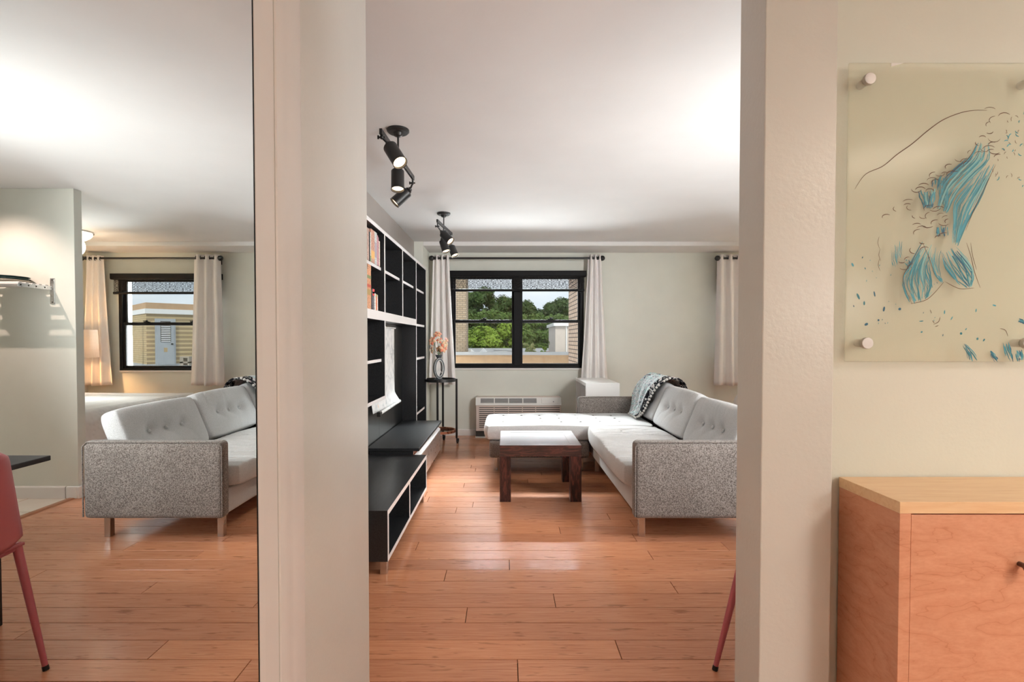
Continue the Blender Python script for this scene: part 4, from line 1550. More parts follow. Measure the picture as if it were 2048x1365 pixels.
t = NT('quilt_cotton')
v = t.tc()
qv = t.voro(v, 26, 'SMOOTH_F1')
t.set((0.80, 0.79, 0.78), 0.9, 0, 0.1)
t.bump(qv, 0.6, 0.012)
MAT['quilt'] = t.m
bed = thing('bed', 'low bed with a white textured quilt standing in the nook', 'bed', (3.5, 5.0, 0))
BX0, BX1, BY0, BY1 = 2.66, 4.40, 4.18, 5.80


def quilt(u, v):
    # u along x from the foot, v along y; drapes over foot and both sides
    a = (u - 0.20) / 0.80
    x = BX0 + max(0.0, a) * (BX1 - BX0)
    z = 0.615
    if u < 0.20:
        f = (0.20 - u) / 0.20
        x = BX0 - 0.045 * min(1, f * 5) - 0.02 * f - 0.012 * math.sin(v * 31) * f
        z = 0.615 - 0.045 * min(1, f * 3) ** 2 - 0.34 * f
    if v < 0.15:
        f = (0.15 - v) / 0.15
        y = BY0 - 0.04 * min(1, f * 4) - 0.015 * f - 0.01 * math.sin(u * 40) * f
        z -= 0.04 * min(1, f * 3) ** 2 + 0.30 * f
    elif v > 0.85:
        f = (v - 0.85) / 0.15
        y = BY1 + 0.04 * min(1, f * 4) + 0.01 * math.sin(u * 40) * f
        z -= 0.04 * min(1, f * 3) ** 2 + 0.30 * f
    else:
        y = BY0 + (v - 0.15) / 0.70 * (BY1 - BY0)
    z = max(z, 0.235)
    return Vector((x, y, z + 0.006 * math.sin(5 * u + 3 * v)))


MB().grid(quilt, 60, 60).build('quilt', MAT['quilt'], bed, smooth=180, solid=0.012)
bx(BX0 + 0.01, BX1, BY0 + 0.01, BY1 - 0.01, 0.36, 0.60).build('mattress', MAT['white'], bed, bevel=0.05, seg=4)
bx(BX0 + 0.02, BX1, BY0 + 0.02, BY1 - 0.02, 0.22, 0.36).build('bed_base', MAT['black_metal'], bed, bevel=0.01)
for x in (BX0 + 0.03, BX1 - 0.08):
    for y in (BY0 + 0.05, BY1 - 0.08):
        bx(x - 0.02, x + 0.04, y - 0.03, y + 0.03, 0, 0.22).build('leg', MAT['black_metal'], bed)

# lamp with patterned drum shade on a wall arm
t = NT('patterned_lamp_shade')
tcn = t.n.new('ShaderNodeTexCoord')
sp = t.n.new('ShaderNodeSeparateXYZ')
t.l.new(tcn.outputs['Object'], sp.inputs[0])
at = t.n.new('ShaderNodeMath'); at.operation = 'ARCTAN2'
t.l.new(sp.outputs['Y'], at.inputs[0]); t.l.new(sp.outputs['X'], at.inputs[1])
cb = t.n.new('ShaderNodeCombineXYZ')
sc1 = t.n.new('ShaderNodeMath'); sc1.operation = 'MULTIPLY'; sc1.inputs[1].default_value = 0.21
t.l.new(at.outputs[0], sc1.inputs[0])
t.l.new(sc1.outputs[0], cb.inputs['X']); t.l.new(sp.outputs['Z'], cb.inputs['Y'])
mp = t.n.new('ShaderNodeMapping'); mp.inputs['Rotation'].default_value = (0, 0, R(45))
t.l.new(cb.outputs[0], mp.inputs['Vector'])
ck = t.n.new('ShaderNodeTexChecker'); ck.inputs['Scale'].default_value = 90
t.l.new(mp.outputs['Vector'], ck.inputs['Vector'])
col = t.mix(ck.outputs['Fac'], (0.80, 0.76, 0.71), (0.66, 0.58, 0.50))
t.set(col, 0.8, 0, 0.1)
trn = t.n.new('ShaderNodeBsdfTranslucent')
t.l.new(col, trn.inputs['Color'])
ms = t.n.new('ShaderNodeMixShader'); ms.inputs[0].default_value = 0.45
t.l.new(t.b.outputs[0], ms.inputs[1]); t.l.new(trn.outputs[0], ms.inputs[2])
t.l.new(ms.outputs[0], t.out.inputs['Surface'])
MAT['lampshade'] = t.m
LC = Vector((4.165, 6.03, 1.18))
lp = thing('wall_lamp', 'lit lamp with a white diamond patterned drum shade in front of the corner curtain', 'lamp', tuple(LC))
MB().lathe(LC, [(0.200, -0.165), (0.203, -0.165), (0.190, 0.165), (0.187, 0.165), (0.200, -0.165)], 56).build('lamp_shade', MAT['lampshade'], lp, smooth=40)
MB().sphere(LC + Vector((0, 0, 0.06)), 0.035, 16, 10).build('bulb', emit('lamp_bulb', (1.0, 0.62, 0.26), 14), lp, smooth=True)
MB().tube([LC + Vector((0, 0, 0.06)), LC + Vector((0, 0, 0.21)), LC + Vector((0.10, 0, 0.235)), Vector((XR - 0.012, LC.y, LC.z + 0.235))], 0.007, 8) \
    .cyl((XR - 0.014, LC.y, LC.z + 0.235), (XR, LC.y, LC.z + 0.235), 0.05, n=24).build('wall_arm', MAT['black_metal'], lp, smooth=35)
m = MB()
for a in (0, 120, 240):
    m.tube([LC + Vector((0, 0, 0.15)), LC + Vector((0.188 * math.cos(R(a)), 0.188 * math.sin(R(a)), 0.155))], 0.002, 5)
m.build('shade_spider', MAT['black_metal'], lp)
light('wall_lamp_bulb', 'POINT', LC + Vector((0, 0, 0.0)), 34, (1.0, 0.52, 0.22), shadow_soft_size=0.05)

# ---------------------------------------------------------------- kitchen shelf with plates (seen in the mirror)
GALV = metal('galvanised_steel', (0.72, 0.73, 0.74), 0.3)
ks = thing('slatted_wall_shelf', 'slatted wall shelf on a perforated steel bracket beside the doorway edge', 'shelf', (3.0, 3.78, 1.64))
for k in range(5):
    y = 3.645 + 0.052 * k
    bx(2.56, 3.70, y, y + 0.026, 1.628, 1.646).build('slat', MAT['trim'], ks, bevel=0.002)
for x in (2.545, 3.66):
    b = MB().box(x - 0.002, x + 0.002, 3.62, 3.895, 1.608, 1.636).box(x - 0.016, x + 0.016, 3.893, 3.90, 1.500, 1.700).build('bracket', GALV, ks, bevel=0.001)
    m = MB()
    for y in (3.64, 3.70, 3.76, 3.83):
        m.cyl((x - 0.0028, y, 1.622), (x + 0.0028, y, 1.622), 0.006, n=10)
    for z in (1.515, 1.615, 1.685):
        m.cyl((x, 3.8915, z), (x, 3.8935, z), 0.005, n=10)
    m.build('screw_holes', DK, b)
PLT = [paint('teal_glaze', (0.05, 0.09, 0.09), 0.25, 0.1, 0), paint('cream_glaze', (0.62, 0.56, 0.46), 0.25, 0.05, 0)]
for k, (lab, mi) in enumerate((('cream plate at the bottom of the stack on the slatted shelf', 1), ('dark teal plate in the middle of the stack on the slatted shelf', 0), ('dark teal plate on top of the stack on the slatted shelf', 0))):
    z = 1.6465 + 0.013 * k
    tag(MB().lathe((2.78, 3.765, z), [(0, 0), (0.085, 0), (0.09, 0.004), (0.140, 0.019), (0.142, 0.022), (0.138, 0.023), (0.088, 0.009), (0, 0.007)], 40)
        .build('plate', PLT[mi], smooth=40, loc=(2.78, 3.765, z)), lab, 'plate', 'plates stacked on the slatted shelf')

# ---------------------------------------------------------------- dining table and pink chair (in the mirror; one leg past the pier)
dt = thing('dining_table', 'black topped table that the pink chair faces', 'table', (1.5, 1.88, 0))
TBX0, TBX1, TBY0, TBY1, TBZ = 1.055, 1.95, 1.535, 2.206, 0.722
bx(TBX0, TBX1, TBY0, TBY1, TBZ - 0.022, TBZ).build('table_top', MAT['black_top'], dt, bevel=0.003)
MB().box(1.225, 1.90, TBY0 + 0.07, TBY0 + 0.09, 0.650, TBZ - 0.022).box(1.225, 1.90, 2.125, 2.145, 0.650, TBZ - 0.022) \
    .box(1.215, 1.235, TBY0 + 0.07, 2.145, 0.650, TBZ - 0.022).build('apron', MAT['black_top'], dt)
for x in (1.248, 1.88):
    for y in (TBY0 + 0.08, 2.137):
        bx(x - 0.018, x + 0.018, y - 0.018, y + 0.018, 0.0, 0.650).build('leg', MAT['black_metal'], dt, bevel=0.002)

ch = thing('pink_chair', 'dusty pink metal chair with splayed legs drawn up to the black table', 'chair', (1.05, 1.71, 0))
CP = MAT['chair']
CY = 1.71


def chair_back(u, v):
    # tapered shell: wide at the seat, narrowing to the top, curved round the sitter
    w = 0.192 - 0.105 * v
    if v < 0.07:
        w -= 0.035 * (1 - v / 0.07) ** 2
    if v > 0.92:
        w -= 0.03 * ((v - 0.92) / 0.08) ** 2
    q = 2 * u - 1
    return Vector((0.893 - 0.045 * (1 - q * q) - 0.05 * v, CY + q * w, 0.470 + 0.36 * v))


def chair_seat(u, v):
    w = 0.180 + 0.01 * math.sin(math.pi * v) - 0.03 * max(0, v - 0.85) / 0.15
    return Vector((0.875 + 0.375 * v, CY + (2 * u - 1) * w, 0.462 - 0.012 * math.sin(math.pi * v) * math.sin(math.pi * u) - 0.02 * max(0, v - 0.85) / 0.15))


MB().grid(chair_back, 16, 18).build('backrest', CP, ch, smooth=180, solid=0.008)
MB().grid(chair_seat, 14, 14).build('seat', CP, ch, smooth=180, solid=0.010)
for sy in (1, -1):
    for top, foot in ((Vector((0.897, CY + sy * 0.170, 0.466)), Vector((0.773, CY + sy * 0.147, 0.0))), (Vector((1.235, CY + sy * 0.165, 0.450)), Vector((1.345, CY + sy * 0.150, 0.0)))):
        lg = MB().tube([top, top + (foot - top) * 0.5, top + (foot - top) * 0.985], [0.015, 0.0125, 0.009], 10).build('leg', CP, ch, smooth=40)
        MB().cyl(top + (foot - top) * 0.965, foot, 0.0105, 0.0105, 10).build('rubber_foot', MAT['black_metal'], lg)
MB().tube([(0.895, CY - 0.168, 0.448), (0.89, CY, 0.442), (0.895, CY + 0.168, 0.448)], 0.009, 8).tube([(1.235, CY - 0.165, 0.442), (1.235, CY + 0.165, 0.442)], 0.009, 8) \
    .build('under_frame', CP, ch, smooth=True)

# ---------------------------------------------------------------- maple cabinet by the pier
mc = thing('maple_cabinet', 'orange toned maple cabinet with a flush door, standing below the glass painting', 'cabinet', (1.37, 1.3, 0))
DX0, DX1, DYF, DYB, DZ = 0.933, 1.80, 1.194, 1.414, 0.8426
MP = MAT['maple']
bx(DX0 - 0.001, DX1 + 0.001, DYF - 0.001, DYB, DZ - 0.028, DZ).build('top_panel', MAT['maple_top'], mc, bevel=0.001)
bx(DX0, DX0 + 0.027, DYF, DYB, 0.0, DZ - 0.028).build('side_panel', MP, mc, bevel=0.001)
bx(DX1 - 0.027, DX1, DYF, DYB, 0.0, DZ - 0.028).build('side_panel', MP, mc, bevel=0.001)
bx(DX0 + 0.027, DX1 - 0.027, DYB - 0.008, DYB, 0.06, DZ - 0.028).build('back_panel', MP, mc)
bx(DX0 + 0.027, DX1 - 0.027, DYF + 0.02, DYB - 0.008, 0.06, 0.085).build('bottom_panel', MP, mc)
bx(DX0 + 0.027, DX1 - 0.027, DYF + 0.025, DYF + 0.04, 0.0, 0.06).build('plinth', MP, mc)
PULL = paint('dark_bronze_pull', (0.10, 0.045, 0.03), 0.35, 0.1, 0)
xm_ = (DX0 + DX1) / 2
for x0, x1, hx in ((DX0 + 0.0282, xm_ - 0.001, xm_ - 0.03), (xm_ + 0.001, DX1 - 0.0282, xm_ + 0.03)):
    d = bx(x0, x1, DYF + 0.001, DYF + 0.019, 0.063, DZ - 0.0315).build('door', MP, mc, bevel=0.0008)
    hx = 1.2135 if hx < xm_ else 1.52
    MB().lathe((hx + 0.006, DYF + 0.001, 0.694), [(0, 0), (0.006, 0), (0.006, 0.012), (0.013, 0.022), (0.016, 0.030), (0.012, 0.036), (0, 0.038)], 20, Matrix.Rotation(R(90), 4, 'X')) \
        .build('knob', PULL, d, smooth=40)

# ---------------------------------------------------------------- acrylic painting on standoffs
PD = 1.386
PX0, PX1, PZ0, PZ1 = 0.927, 1.470, 1.167, 1.976
gp = thing('glass_painting', 'clear frosted acrylic panel with loose blue brush strokes, on steel standoffs', 'painting', ((PX0 + PX1) / 2, PD, PZ0))
bx(PX0, PX1, PD, PD + 0.006, PZ0, PZ1).build('acrylic_panel', MAT['acrylic'], gp, bevel=0.0015)
SSTEEL = metal('standoff_steel', (0.55, 0.52, 0.51), 0.5)


def cp(x, y, lift=0.0006):
    """sheet coordinates of the drawing (802 x 1365) to the panel plane"""
    px, py = 1660 + x / 2.067, 100 + y / 2.067
    return Vector(((px - 1013) / 1014 * PD, PD - lift, CAM_Z - (py - 680) / 1014 * PD))


for (x, y) in ((140, 137), (145, 1213)):
    for xx in (cp(x, y).x, PX1 - (cp(x, y).x - PX0)):
        p = Vector((xx, PD, cp(x, y).z))
        MB().cyl(p + Vector((0, -0.011, 0)), p + Vector((0, 0.0, 0)), 0.0155, n=28).cyl(p + Vector((0, 0.006, 0)), Vector((p.x, 1.4185, p.z)), 0.011, n=16).build('standoff', SSTEEL, gp, smooth=35, bevel=0.001)

INKS = [paint('teal_brush_ink', (0.035, 0.21, 0.27), 0.5, 0.25, 0), paint('blue_brush_ink', (0.06, 0.30, 0.40), 0.5, 0.2, 0), paint('pale_teal_ink', (0.20, 0.44, 0.46), 0.5, 0.15, 0), paint('deep_blue_ink', (0.015, 0.11, 0.20), 0.5, 0.2, 0)]
BRN = paint('brown_line_ink', (0.10, 0.045, 0.03), 0.6, 0.2, 0)
ar = random.Random(11)


def spline(pts, n):
    pts = [Vector((p[0], p[1], 0)) for p in pts]
    out = []
    k = len(pts) - 1
    for j in range(n + 1):
        q = j / n * k
        i = min(int(q), k - 1)
        f = q - i
        p0, p1, p2, p3 = pts[max(i - 1, 0)], pts[i], pts[i + 1], pts[min(i + 2, k)]
        out.append(0.5 * (2 * p1 + (p2 - p0) * f + (2 * p0 - 5 * p1 + 4 * p2 - p3) * f * f + (3 * p1 - p0 - 3 * p2 + p3) * f ** 3))
    return out


def ribbon(mb, pts, w, lift, taper=True):
    """flat painted stroke, width w in sheet units"""
    n = len(pts)
    L, Rr = [], []
    for i, p in enumerate(pts):
        d = (pts[min(i + 1, n - 1)] - pts[max(i - 1, 0)])
        s = Vector((-d.y, d.x, 0)).normalized()
        k = w * (math.sin(math.pi * (0.06 + 0.88 * i / max(1, n - 1))) ** 0.6 if taper else 1) / 2
        L.append(cp(p.x + s.x * k, p.y + s.y * k, lift))
        Rr.append(cp(p.x - s.x * k, p.y - s.y * k, lift))
    mb.add(L + Rr, [(i, i + 1, n + i + 1, n + i) for i in range(n - 1)])


ink_mb = [MB(), MB(), MB(), MB()]


def bundle(A, B, n, w, gap=0.25, segs=12, cols=(0, 1, 2, 3)):
    a, b = spline(A, segs), spline(B, segs)
    n = int(n * 1.9)
    w = w * 0.62
    for k in range(n):
        t_ = (k + 0.5) / n + ar.uniform(-0.5, 0.5) / n
        c_ = ar.choice(cols)
        dx, dy = ar.uniform(-3, 3), ar.uniform(-7, 7)
        line = [a[i].lerp(b[i], min(1.05, max(-0.05, t_ + 0.03 * math.sin(i * 0.9 + k)))) + Vector((dx + ar.uniform(-1.2, 1.2), dy + ar.uniform(-1.2, 1.2), 0)) for i in range(segs + 1)]
        i0 = int(ar.uniform(0, 0.35) * segs)
        while i0 < segs - 1:
            i1 = min(segs, i0 + int(ar.uniform(0.25, 0.8) * segs) + 1)
            if i1 - i0 >= 1:
                ribbon(ink_mb[c_ if ar.random() < 0.6 else ar.choice(cols)], line[i0:i1 + 1], w * ar.uniform(0.3, 1.3), 0.0004 + 0.0007 * ar.random())
            i0 = i1 + (1 if ar.random() < gap + 0.2 else 0) + (1 if ar.random() < gap else 0)
            if ar.random() < 0.22:
                break


bundle([(590, 392), (560, 450), (505, 500), (455, 560), (430, 655)], [(638, 395), (645, 460), (575, 535), (510, 610), (478, 678)], 13, 10, cols=(0, 1, 2, 2, 0))
bundle([(560, 432), (528, 470), (470, 520), (440, 560)], [(600, 440), (560, 490), (520, 520), (480, 560)], 5, 9, cols=(0, 3, 1))
bundle([(600, 500), (560, 565), (505, 640), (500, 720), (500, 800)], [(668, 480), (632, 560), (585, 660), (545, 740), (520, 805)], 13, 10, 0.35, cols=(0, 1, 1, 2))
bundle([(345, 585), (362, 620), (378, 655)], [(432, 572), (420, 615), (412, 655)], 8, 10, cols=(0, 3, 1, 2))
bundle([(440, 530), (432, 580), (440, 640)], [(470, 520), (470, 580), (470, 650)], 4, 10, cols=(0, 1))
bundle([(372, 800), (330, 880), (296, 950), (300, 1000), (335, 1050)], [(430, 815), (400, 890), (410, 940), (420, 985), (400, 1025)], 16, 8, cols=(0, 1, 2, 0))
bundle([(400, 810), (400, 870), (425, 930), (455, 965)], [(450, 825), (440, 880), (450, 930), (465, 955)], 6, 7, cols=(1, 2, 0))
bundle([(440, 825), (470, 900), (515, 960), (560, 985)], [(520, 820), (560, 865), (590, 920), (583, 975)], 13, 9, cols=(0, 1, 3, 2))
bundle([(425, 735), (430, 768)], [(478, 732), (478, 768)], 6, 9, 0.1, 5, cols=(3, 0, 1))
bundle([(400, 545), (408, 572)], [(440, 540), (436, 572)], 4, 9, 0.1, 5, cols=(3, 0))
bundle([(285, 878), (318, 892)], [(335, 868), (330, 892)], 4, 7, 0.1, 5, cols=(3, 0))
bundle([(240, 830), (246, 870), (252, 905)], [(292, 785), (292, 830), (300, 860)], 6, 4, 0.5, 6, cols=(0, 1))
for A, B in ((((550, 1222), (566, 1255), (572, 1284)), ((556, 1218), (590, 1250), (610, 1280))), (((660, 1252), (670, 1270), (684, 1286)), ((668, 1250), (684, 1265), (698, 1286))),
             (((714, 1215), (722, 1250), (740, 1285)), ((742, 1212), (752, 1245), (760, 1285))), (((765, 1250), (772, 1268), (780, 1285)), ((795, 1240), (800, 1262), (800, 1285))),
             (((775, 1120), (790, 1124), (800, 1132)), ((778, 1116), (792, 1120), (802, 1126)))):
    bundle(A, B, 6, 8, 0.1, 6, cols=(0, 3, 1))
line_mb = MB()


def stroke(pts, w=3.0, n=14):
    ribbon(line_mb, spline(pts, n), w, 0.0013)


stroke([(92, 580), (135, 520), (205, 487), (262, 440), (325, 395), (390, 340), (450, 298), (520, 270), (575, 260), (628, 260)], 3.6, 50)
stroke([(555, 800), (575, 860), (590, 920), (615, 985)], 2.6)
stroke([(572, 800), (580, 850), (598, 910)], 2.2)
for x, y in ((195, 800), (200, 850), (198, 890)):
    stroke([(x, y - 25), (x - 5, y), (x + 3, y + 25)], 1.6)
crest = [(640, 265), (700, 285), (665, 300), (645, 318), (640, 345), (612, 372), (660, 372), (600, 392), (655, 400), (640, 420), (570, 432), (600, 440), (520, 455), (545, 470), (480, 490), (505, 497),
         (460, 520), (490, 520), (420, 525), (440, 515), (410, 548), (430, 555), (345, 580), (362, 585), (375, 572), (400, 590), (420, 655), (440, 668), (400, 660), (375, 690), (410, 690), (450, 690), (470, 700), (350, 735),
         (370, 745), (395, 720), (430, 720), (460, 715), (480, 712), (360, 760), (465, 775), (440, 780), (375, 795), (385, 830), (345, 830), (290, 872), (320, 870), (335, 900), (300, 895), (315, 640), (325, 655), (270, 660), (225, 695), (345, 690),
         (310, 650), (625, 415), (650, 430), (665, 420), (680, 450), (560, 480)]
for x, y in crest:
    r = ar.uniform(12, 24)
    a0 = ar.uniform(2.4, 3.9)
    sw = ar.uniform(1.6, 2.8) * ar.choice((1, 1, -1))
    pts = [(x + r * math.cos(a0 + sw * k / 4) * 1.2, y + r * 0.75 * math.sin(a0 + sw * k / 4)) for k in range(5)]
    stroke(pts, ar.uniform(2.0, 3.4), 10)
for A in (((590, 395), (560, 450), (505, 500), (455, 560)), ((668, 480), (632, 560), (585, 660), (550, 750)), ((372, 800), (330, 880), (296, 950), (335, 1052)), ((330, 1050), (400, 1030), (465, 960)), ((470, 960), (530, 988), (590, 985)),
          ((375, 800), (405, 870), (425, 930))):
    stroke(A, 2.2, 18)
for k in range(46):
    x, y = ar.uniform(660, 800), ar.uniform(270, 575)
    if x + (y - 270) * 0.3 < 720:
        continue
    r = ar.uniform(5, 14)
    a0 = ar.uniform(0, 6.28)
    tgt = stroke if ar.random() < 0.55 else None
    pts = [(x + r * math.cos(a0 + 1.6 * q / 4), y + r * math.sin(a0 + 1.6 * q / 4)) for q in range(5)]
    if tgt:
        stroke(pts, 2.0, 6)
    else:
        ribbon(ink_mb[ar.choice((0, 1))], spline(pts, 6), 4, 0.0008)
specks = [(113, 1020, 9, 26), (138, 1048, 7, 16), (148, 1135, 16, 10), (198, 1118, 8, 8), (220, 1072, 8, 20), (285, 1072, 12, 10), (180, 1010, 6, 22), (88, 890, 8, 16), (377, 1167, 9, 6), (540, 1173, 10, 10), (608, 1195, 9, 10), (635, 1200, 6, 12),
          (675, 1057, 16, 6), (375, 1122, 18, 4), (470, 1085, 5, 16), (500, 1110, 4, 16), (560, 1155, 4, 10), (600, 1078, 5, 14), (465, 1180, 4, 8), (128, 860, 4, 8), (140, 905, 4, 8), (95, 1060, 4, 8)]
for x, y, a, b in specks:
    ang = ar.uniform(-0.6, 0.6)
    pts = [(x + math.sin(ang) * b / 2 * q, y + math.cos(ang) * b / 2 * q) for q in (-1, 0, 1)]
    ribbon(ink_mb[ar.choice((0, 3, 1))], spline(pts, 4), a, 0.0008)
for k in range(22):
    x, y = ar.uniform(80, 470), ar.uniform(860, 1130)
    ribbon(ink_mb[ar.choice((0, 1, 3))], spline([(x, y), (x + ar.uniform(-3, 3), y + ar.uniform(3, 8))], 2), 2.6, 0.0008)
stroke([(700, 1152), (722, 1160), (733, 1185)], 2.4)
for pts in (((410, 1075), (416, 1090)), ((425, 1135), (445, 1125), (452, 1105)), ((432, 1145), (445, 1140)), ((420, 1120), (428, 1130))):
    stroke(list(pts), 2.4, 6)
for nm, m_, mt in (('teal_brushwork', ink_mb[0], INKS[0]), ('blue_brushwork', ink_mb[1], INKS[1]), ('pale_brushwork', ink_mb[2], INKS[2]), ('deep_blue_brushwork', ink_mb[3], INKS[3]), ('brown_linework', line_mb, BRN)):
    m_.build(nm, mt, gp)['kind'] = 'stuff'
a_, b_, c_ = cp(233, 69, 0.002), cp(284, 69, 0.002), cp(233, 83, 0.002)
MB().add([a_, b_, c_] + [p + Vector((0, 0.0012, 0)) for p in (a_, b_, c_)], [(0, 2, 1), (3, 4, 5), (0, 1, 4, 3), (1, 2, 5, 4), (2, 0, 3, 5)]).build('white_triangle', WL, gp)  # small white triangle at the top edge of the panel

# ================================================================ outside the windows
# neighbouring brick wing, left of the double window
lw = tag(bx(-9.0, -1.585, 20.0, 21.0, -9, 9).build('brick_wing', MAT['brick_grey']), 'grey buff brick wall of the wing outside, left edge of the double window', 'building')
rw = MB().prism([(1.985, 8.6), (1.985, 14.0), (1.957, 16.0), (2.7, 16.0), (2.7, 8.6)], 'z', -9, 9).build('brick_wing', MAT['brick_near'])
tag(rw, 'pale brick wing close outside, right edge of the double window', 'building')
# lower roof with parapet and coping
pr = thing('parapet_roof', 'low tan parapet with pale coping across the double window view', 'building', (0, 17.5, 0))
bx(-9, 6, 17.5, 17.8, -9, 0.70).build('parapet_wall', MAT['parapet'], pr)
bx(-9, 6, 17.42, 17.9, 0.70, 0.80).build('coping', MAT['coping'], pr)
bx(-9, 6, 17.8, 34, -9, 0.40).build('roof_deck', MAT['roofing'], pr)
bx(-9, 6, 33.6, 34, 0.40, 0.66).build('far_kerb', MAT['coping'], pr)
ph = thing('roof_penthouse', 'white rooftop stair house beside the pale brick wing', 'building', (2.6, 20, 0.4))
PHW = paint('chalky_cream_wall', (0.62, 0.55, 0.49), 0.85, 0.05)
bx(1.83, 5, 19.0, 22.0, 0.4, 1.74).build('wall', PHW, ph)
bx(1.75, 5.1, 18.85, 22.1, 1.74, 1.86).build('fascia', MAT['white'], ph)
bx(2.22, 2.26, 18.94, 19.0, 0.4, 1.74).build('downpipe', MAT['white'], ph)


def px_at(px, y):
    return (px - 1013) / 1014 * y


for lab, px, y, w_, h_ in (('white pyramid roof vent near the grey brick wing', 942, 21, 0.36, 0.26), ('white pyramid roof vent standing alone behind the parapet', 967, 25, 0.28, 0.24)):
    x = px_at(px, y)
    o = thing('roof_vent', lab, 'vent', (x, y, 0.4), 'pyramid vents on the roof')
    bx(x - w_ / 2, x + w_ / 2, y - w_ / 2, y + w_ / 2, 0.4, 0.58).build('curb', MAT['coping'], o)
    MB().cyl((x, y, 0.58), (x, y, 0.58 + h_), w_ * 0.85, 0.02, 4).build('cap', MAT['white'], o)
for lab, px, y, w_ in (('flat white rooftop box nearer the mullion', 1022, 24, 0.32), ('wide flat white rooftop box left of the mullion', 1003, 25, 0.75)):
    x = px_at(px, y)
    o = thing('rooftop_unit', lab, 'roof equipment', (x, y, 0.4), 'boxes on the roof')
    bx(x - w_ / 2, x + w_ / 2, y - 0.3, y + 0.3, 0.40, 0.70).build('casing', MAT['white'], o, bevel=0.02)
    bx(x - w_ / 2 - 0.03, x + w_ / 2 + 0.03, y - 0.33, y + 0.33, 0.70, 0.74).build('lid', MAT['coping'], o)


def leaf_cloud(clumps, n, size, seed):
    rg = random.Random(seed)
    m = MB()
    tot = sum(r ** 2 for _, r in clumps)
    for c, r in clumps:
        for k in range(int(n * r * r / tot)):
            d = Vector((rg.gauss(0, 1), rg.gauss(0, 1), rg.gauss(0, 1))).normalized()
            rad = r * (0.72 + 0.33 * rg.random())
            p = Vector(c) + Vector((d.x * rad, d.y * rad, d.z * rad * 0.85))
            nn = (d + Vector((rg.uniform(-1, 1), rg.uniform(-1, 1), rg.uniform(-0.2, 1.2))) * 0.8).normalized()
            q = nn.to_track_quat('Z', 'Y')
            s = size * rg.uniform(0.6, 1.3)
            a = rg.uniform(0, 6.28)
            pts = [p + q @ Vector((math.cos(a + e) * s * f, math.sin(a + e) * s * f, 0)) for e, f in ((0, 1.0), (1.57, 0.55), (3.14, 1.0), (4.71, 0.55))]
            m.add(pts, [(0, 1, 2, 3)])
        m.sphere(c, r * 0.74, 12, 8, (1, 1, 0.85))
    return m


def crown_clumps(seed, w, h, n=40):
    rg = random.Random(seed)
    cl = []
    for k in range(n):
        a = rg.uniform(0, 6.28)
        z = rg.uniform(0.0, 1.0)
        rr_ = math.sqrt(max(0.02, 1 - (2 * z - 0.85) ** 2 / 1.4)) * rg.uniform(0.25, 0.85)
        cl.append(((math.cos(a) * rr_ * w, math.sin(a) * rr_ * w, z * h), rg.uniform(0.16, 0.30) * w))
    return cl


CROWNS = {}


def tree(x, y, ztop, w, h, kind, label, zbase=-8.0, n=7500, leaf=0.17):
    key = (kind, int(h / w * 3))
    if key not in CROWNS:
        me = leaf_cloud(crown_clumps(len(CROWNS) + 3, 1.0, h / w), n, leaf / w, len(CROWNS) + 40).mesh('crown', MAT[kind])
        CROWNS[key] = me
    tt = thing('tree', label, 'tree', (x, y, zbase), 'trees in the woods beyond the roof')
    o = bpy.data.objects.new('crown', CROWNS[key])
    COL.objects.link(o)
    o.parent = tt
    o.location = (0, 0, ztop - h - zbase)
    o.scale = (w, w, w)
    o.rotation_euler.z = x * 1.7 + y
    MB().cyl((x, y, zbase), (x, y, ztop - h * 0.5), 0.05 * w + 0.1, 0.05 * w, 8).build('trunk', MAT['bark'], tt, smooth=True)
    return tt


def zt(py, y):
    return CAM_Z - (py - 680) / 1014 * y


T_BACK = 'tall dark green tree at the back of the woods'
T_MID = 'mid green tree in the middle of the woods'
T_FRONT = 'bright green bushy tree at the front of the woods'
TREES = (
        (962, 586, 62, 3.4, 'leaf_dark', T_BACK), (925, 604, 64, 3.2, 'leaf_dark', T_BACK), (1000, 601, 66, 3.4, 'leaf_dark', T_BACK), (1030, 604, 60, 2.8, 'leaf_dark', T_BACK), (1062, 611, 62, 3.0, 'leaf_dark', T_BACK),
        (1120, 607, 58, 3.0, 'leaf_dark', T_BACK), (1150, 606, 60, 3.2, 'leaf_dark', T_BACK), (1093, 628, 58, 2.4, 'leaf_dark', T_BACK), (900, 612, 66, 3.2, 'leaf_dark', T_BACK), (1180, 604, 64, 3.4, 'leaf_dark', T_BACK),
        (940, 634, 52, 2.6, 'leaf_mid', T_MID), (985, 630, 50, 2.7, 'leaf_mid', T_MID), (1030, 634, 52, 2.6, 'leaf_mid', T_MID), (1075, 636, 50, 2.5, 'leaf_mid', T_MID), (1118, 638, 51, 2.6, 'leaf_mid', T_MID), (1160, 640, 52, 2.6, 'leaf_mid', T_MID), (905, 640, 53, 2.6, 'leaf_mid', T_MID),
        (935, 668, 43, 2.0, 'leaf_bright', T_FRONT), (972, 660, 42, 2.1, 'leaf_bright', T_FRONT), (1008, 652, 44, 2.2, 'leaf_bright', T_FRONT), (1042, 664, 45, 2.1, 'leaf_mid', T_MID), (1078, 668, 46, 2.1, 'leaf_mid', T_MID), (1110, 666, 46, 2.0, 'leaf_mid', T_MID))
ORD = ('first', 'second', 'third', 'fourth', 'fifth', 'sixth', 'seventh', 'eighth', 'ninth', 'tenth')
for px, py, y, w_, kind, lab in TREES:
    same = sorted(q[0] for q in TREES if q[5] == lab)
    lab = '%s, %s from the grey brick wing' % (lab, ORD[same.index(px)])
    tree(px_at(px, y), y, zt(py, y), w_, w_ * 1.9, kind, lab)
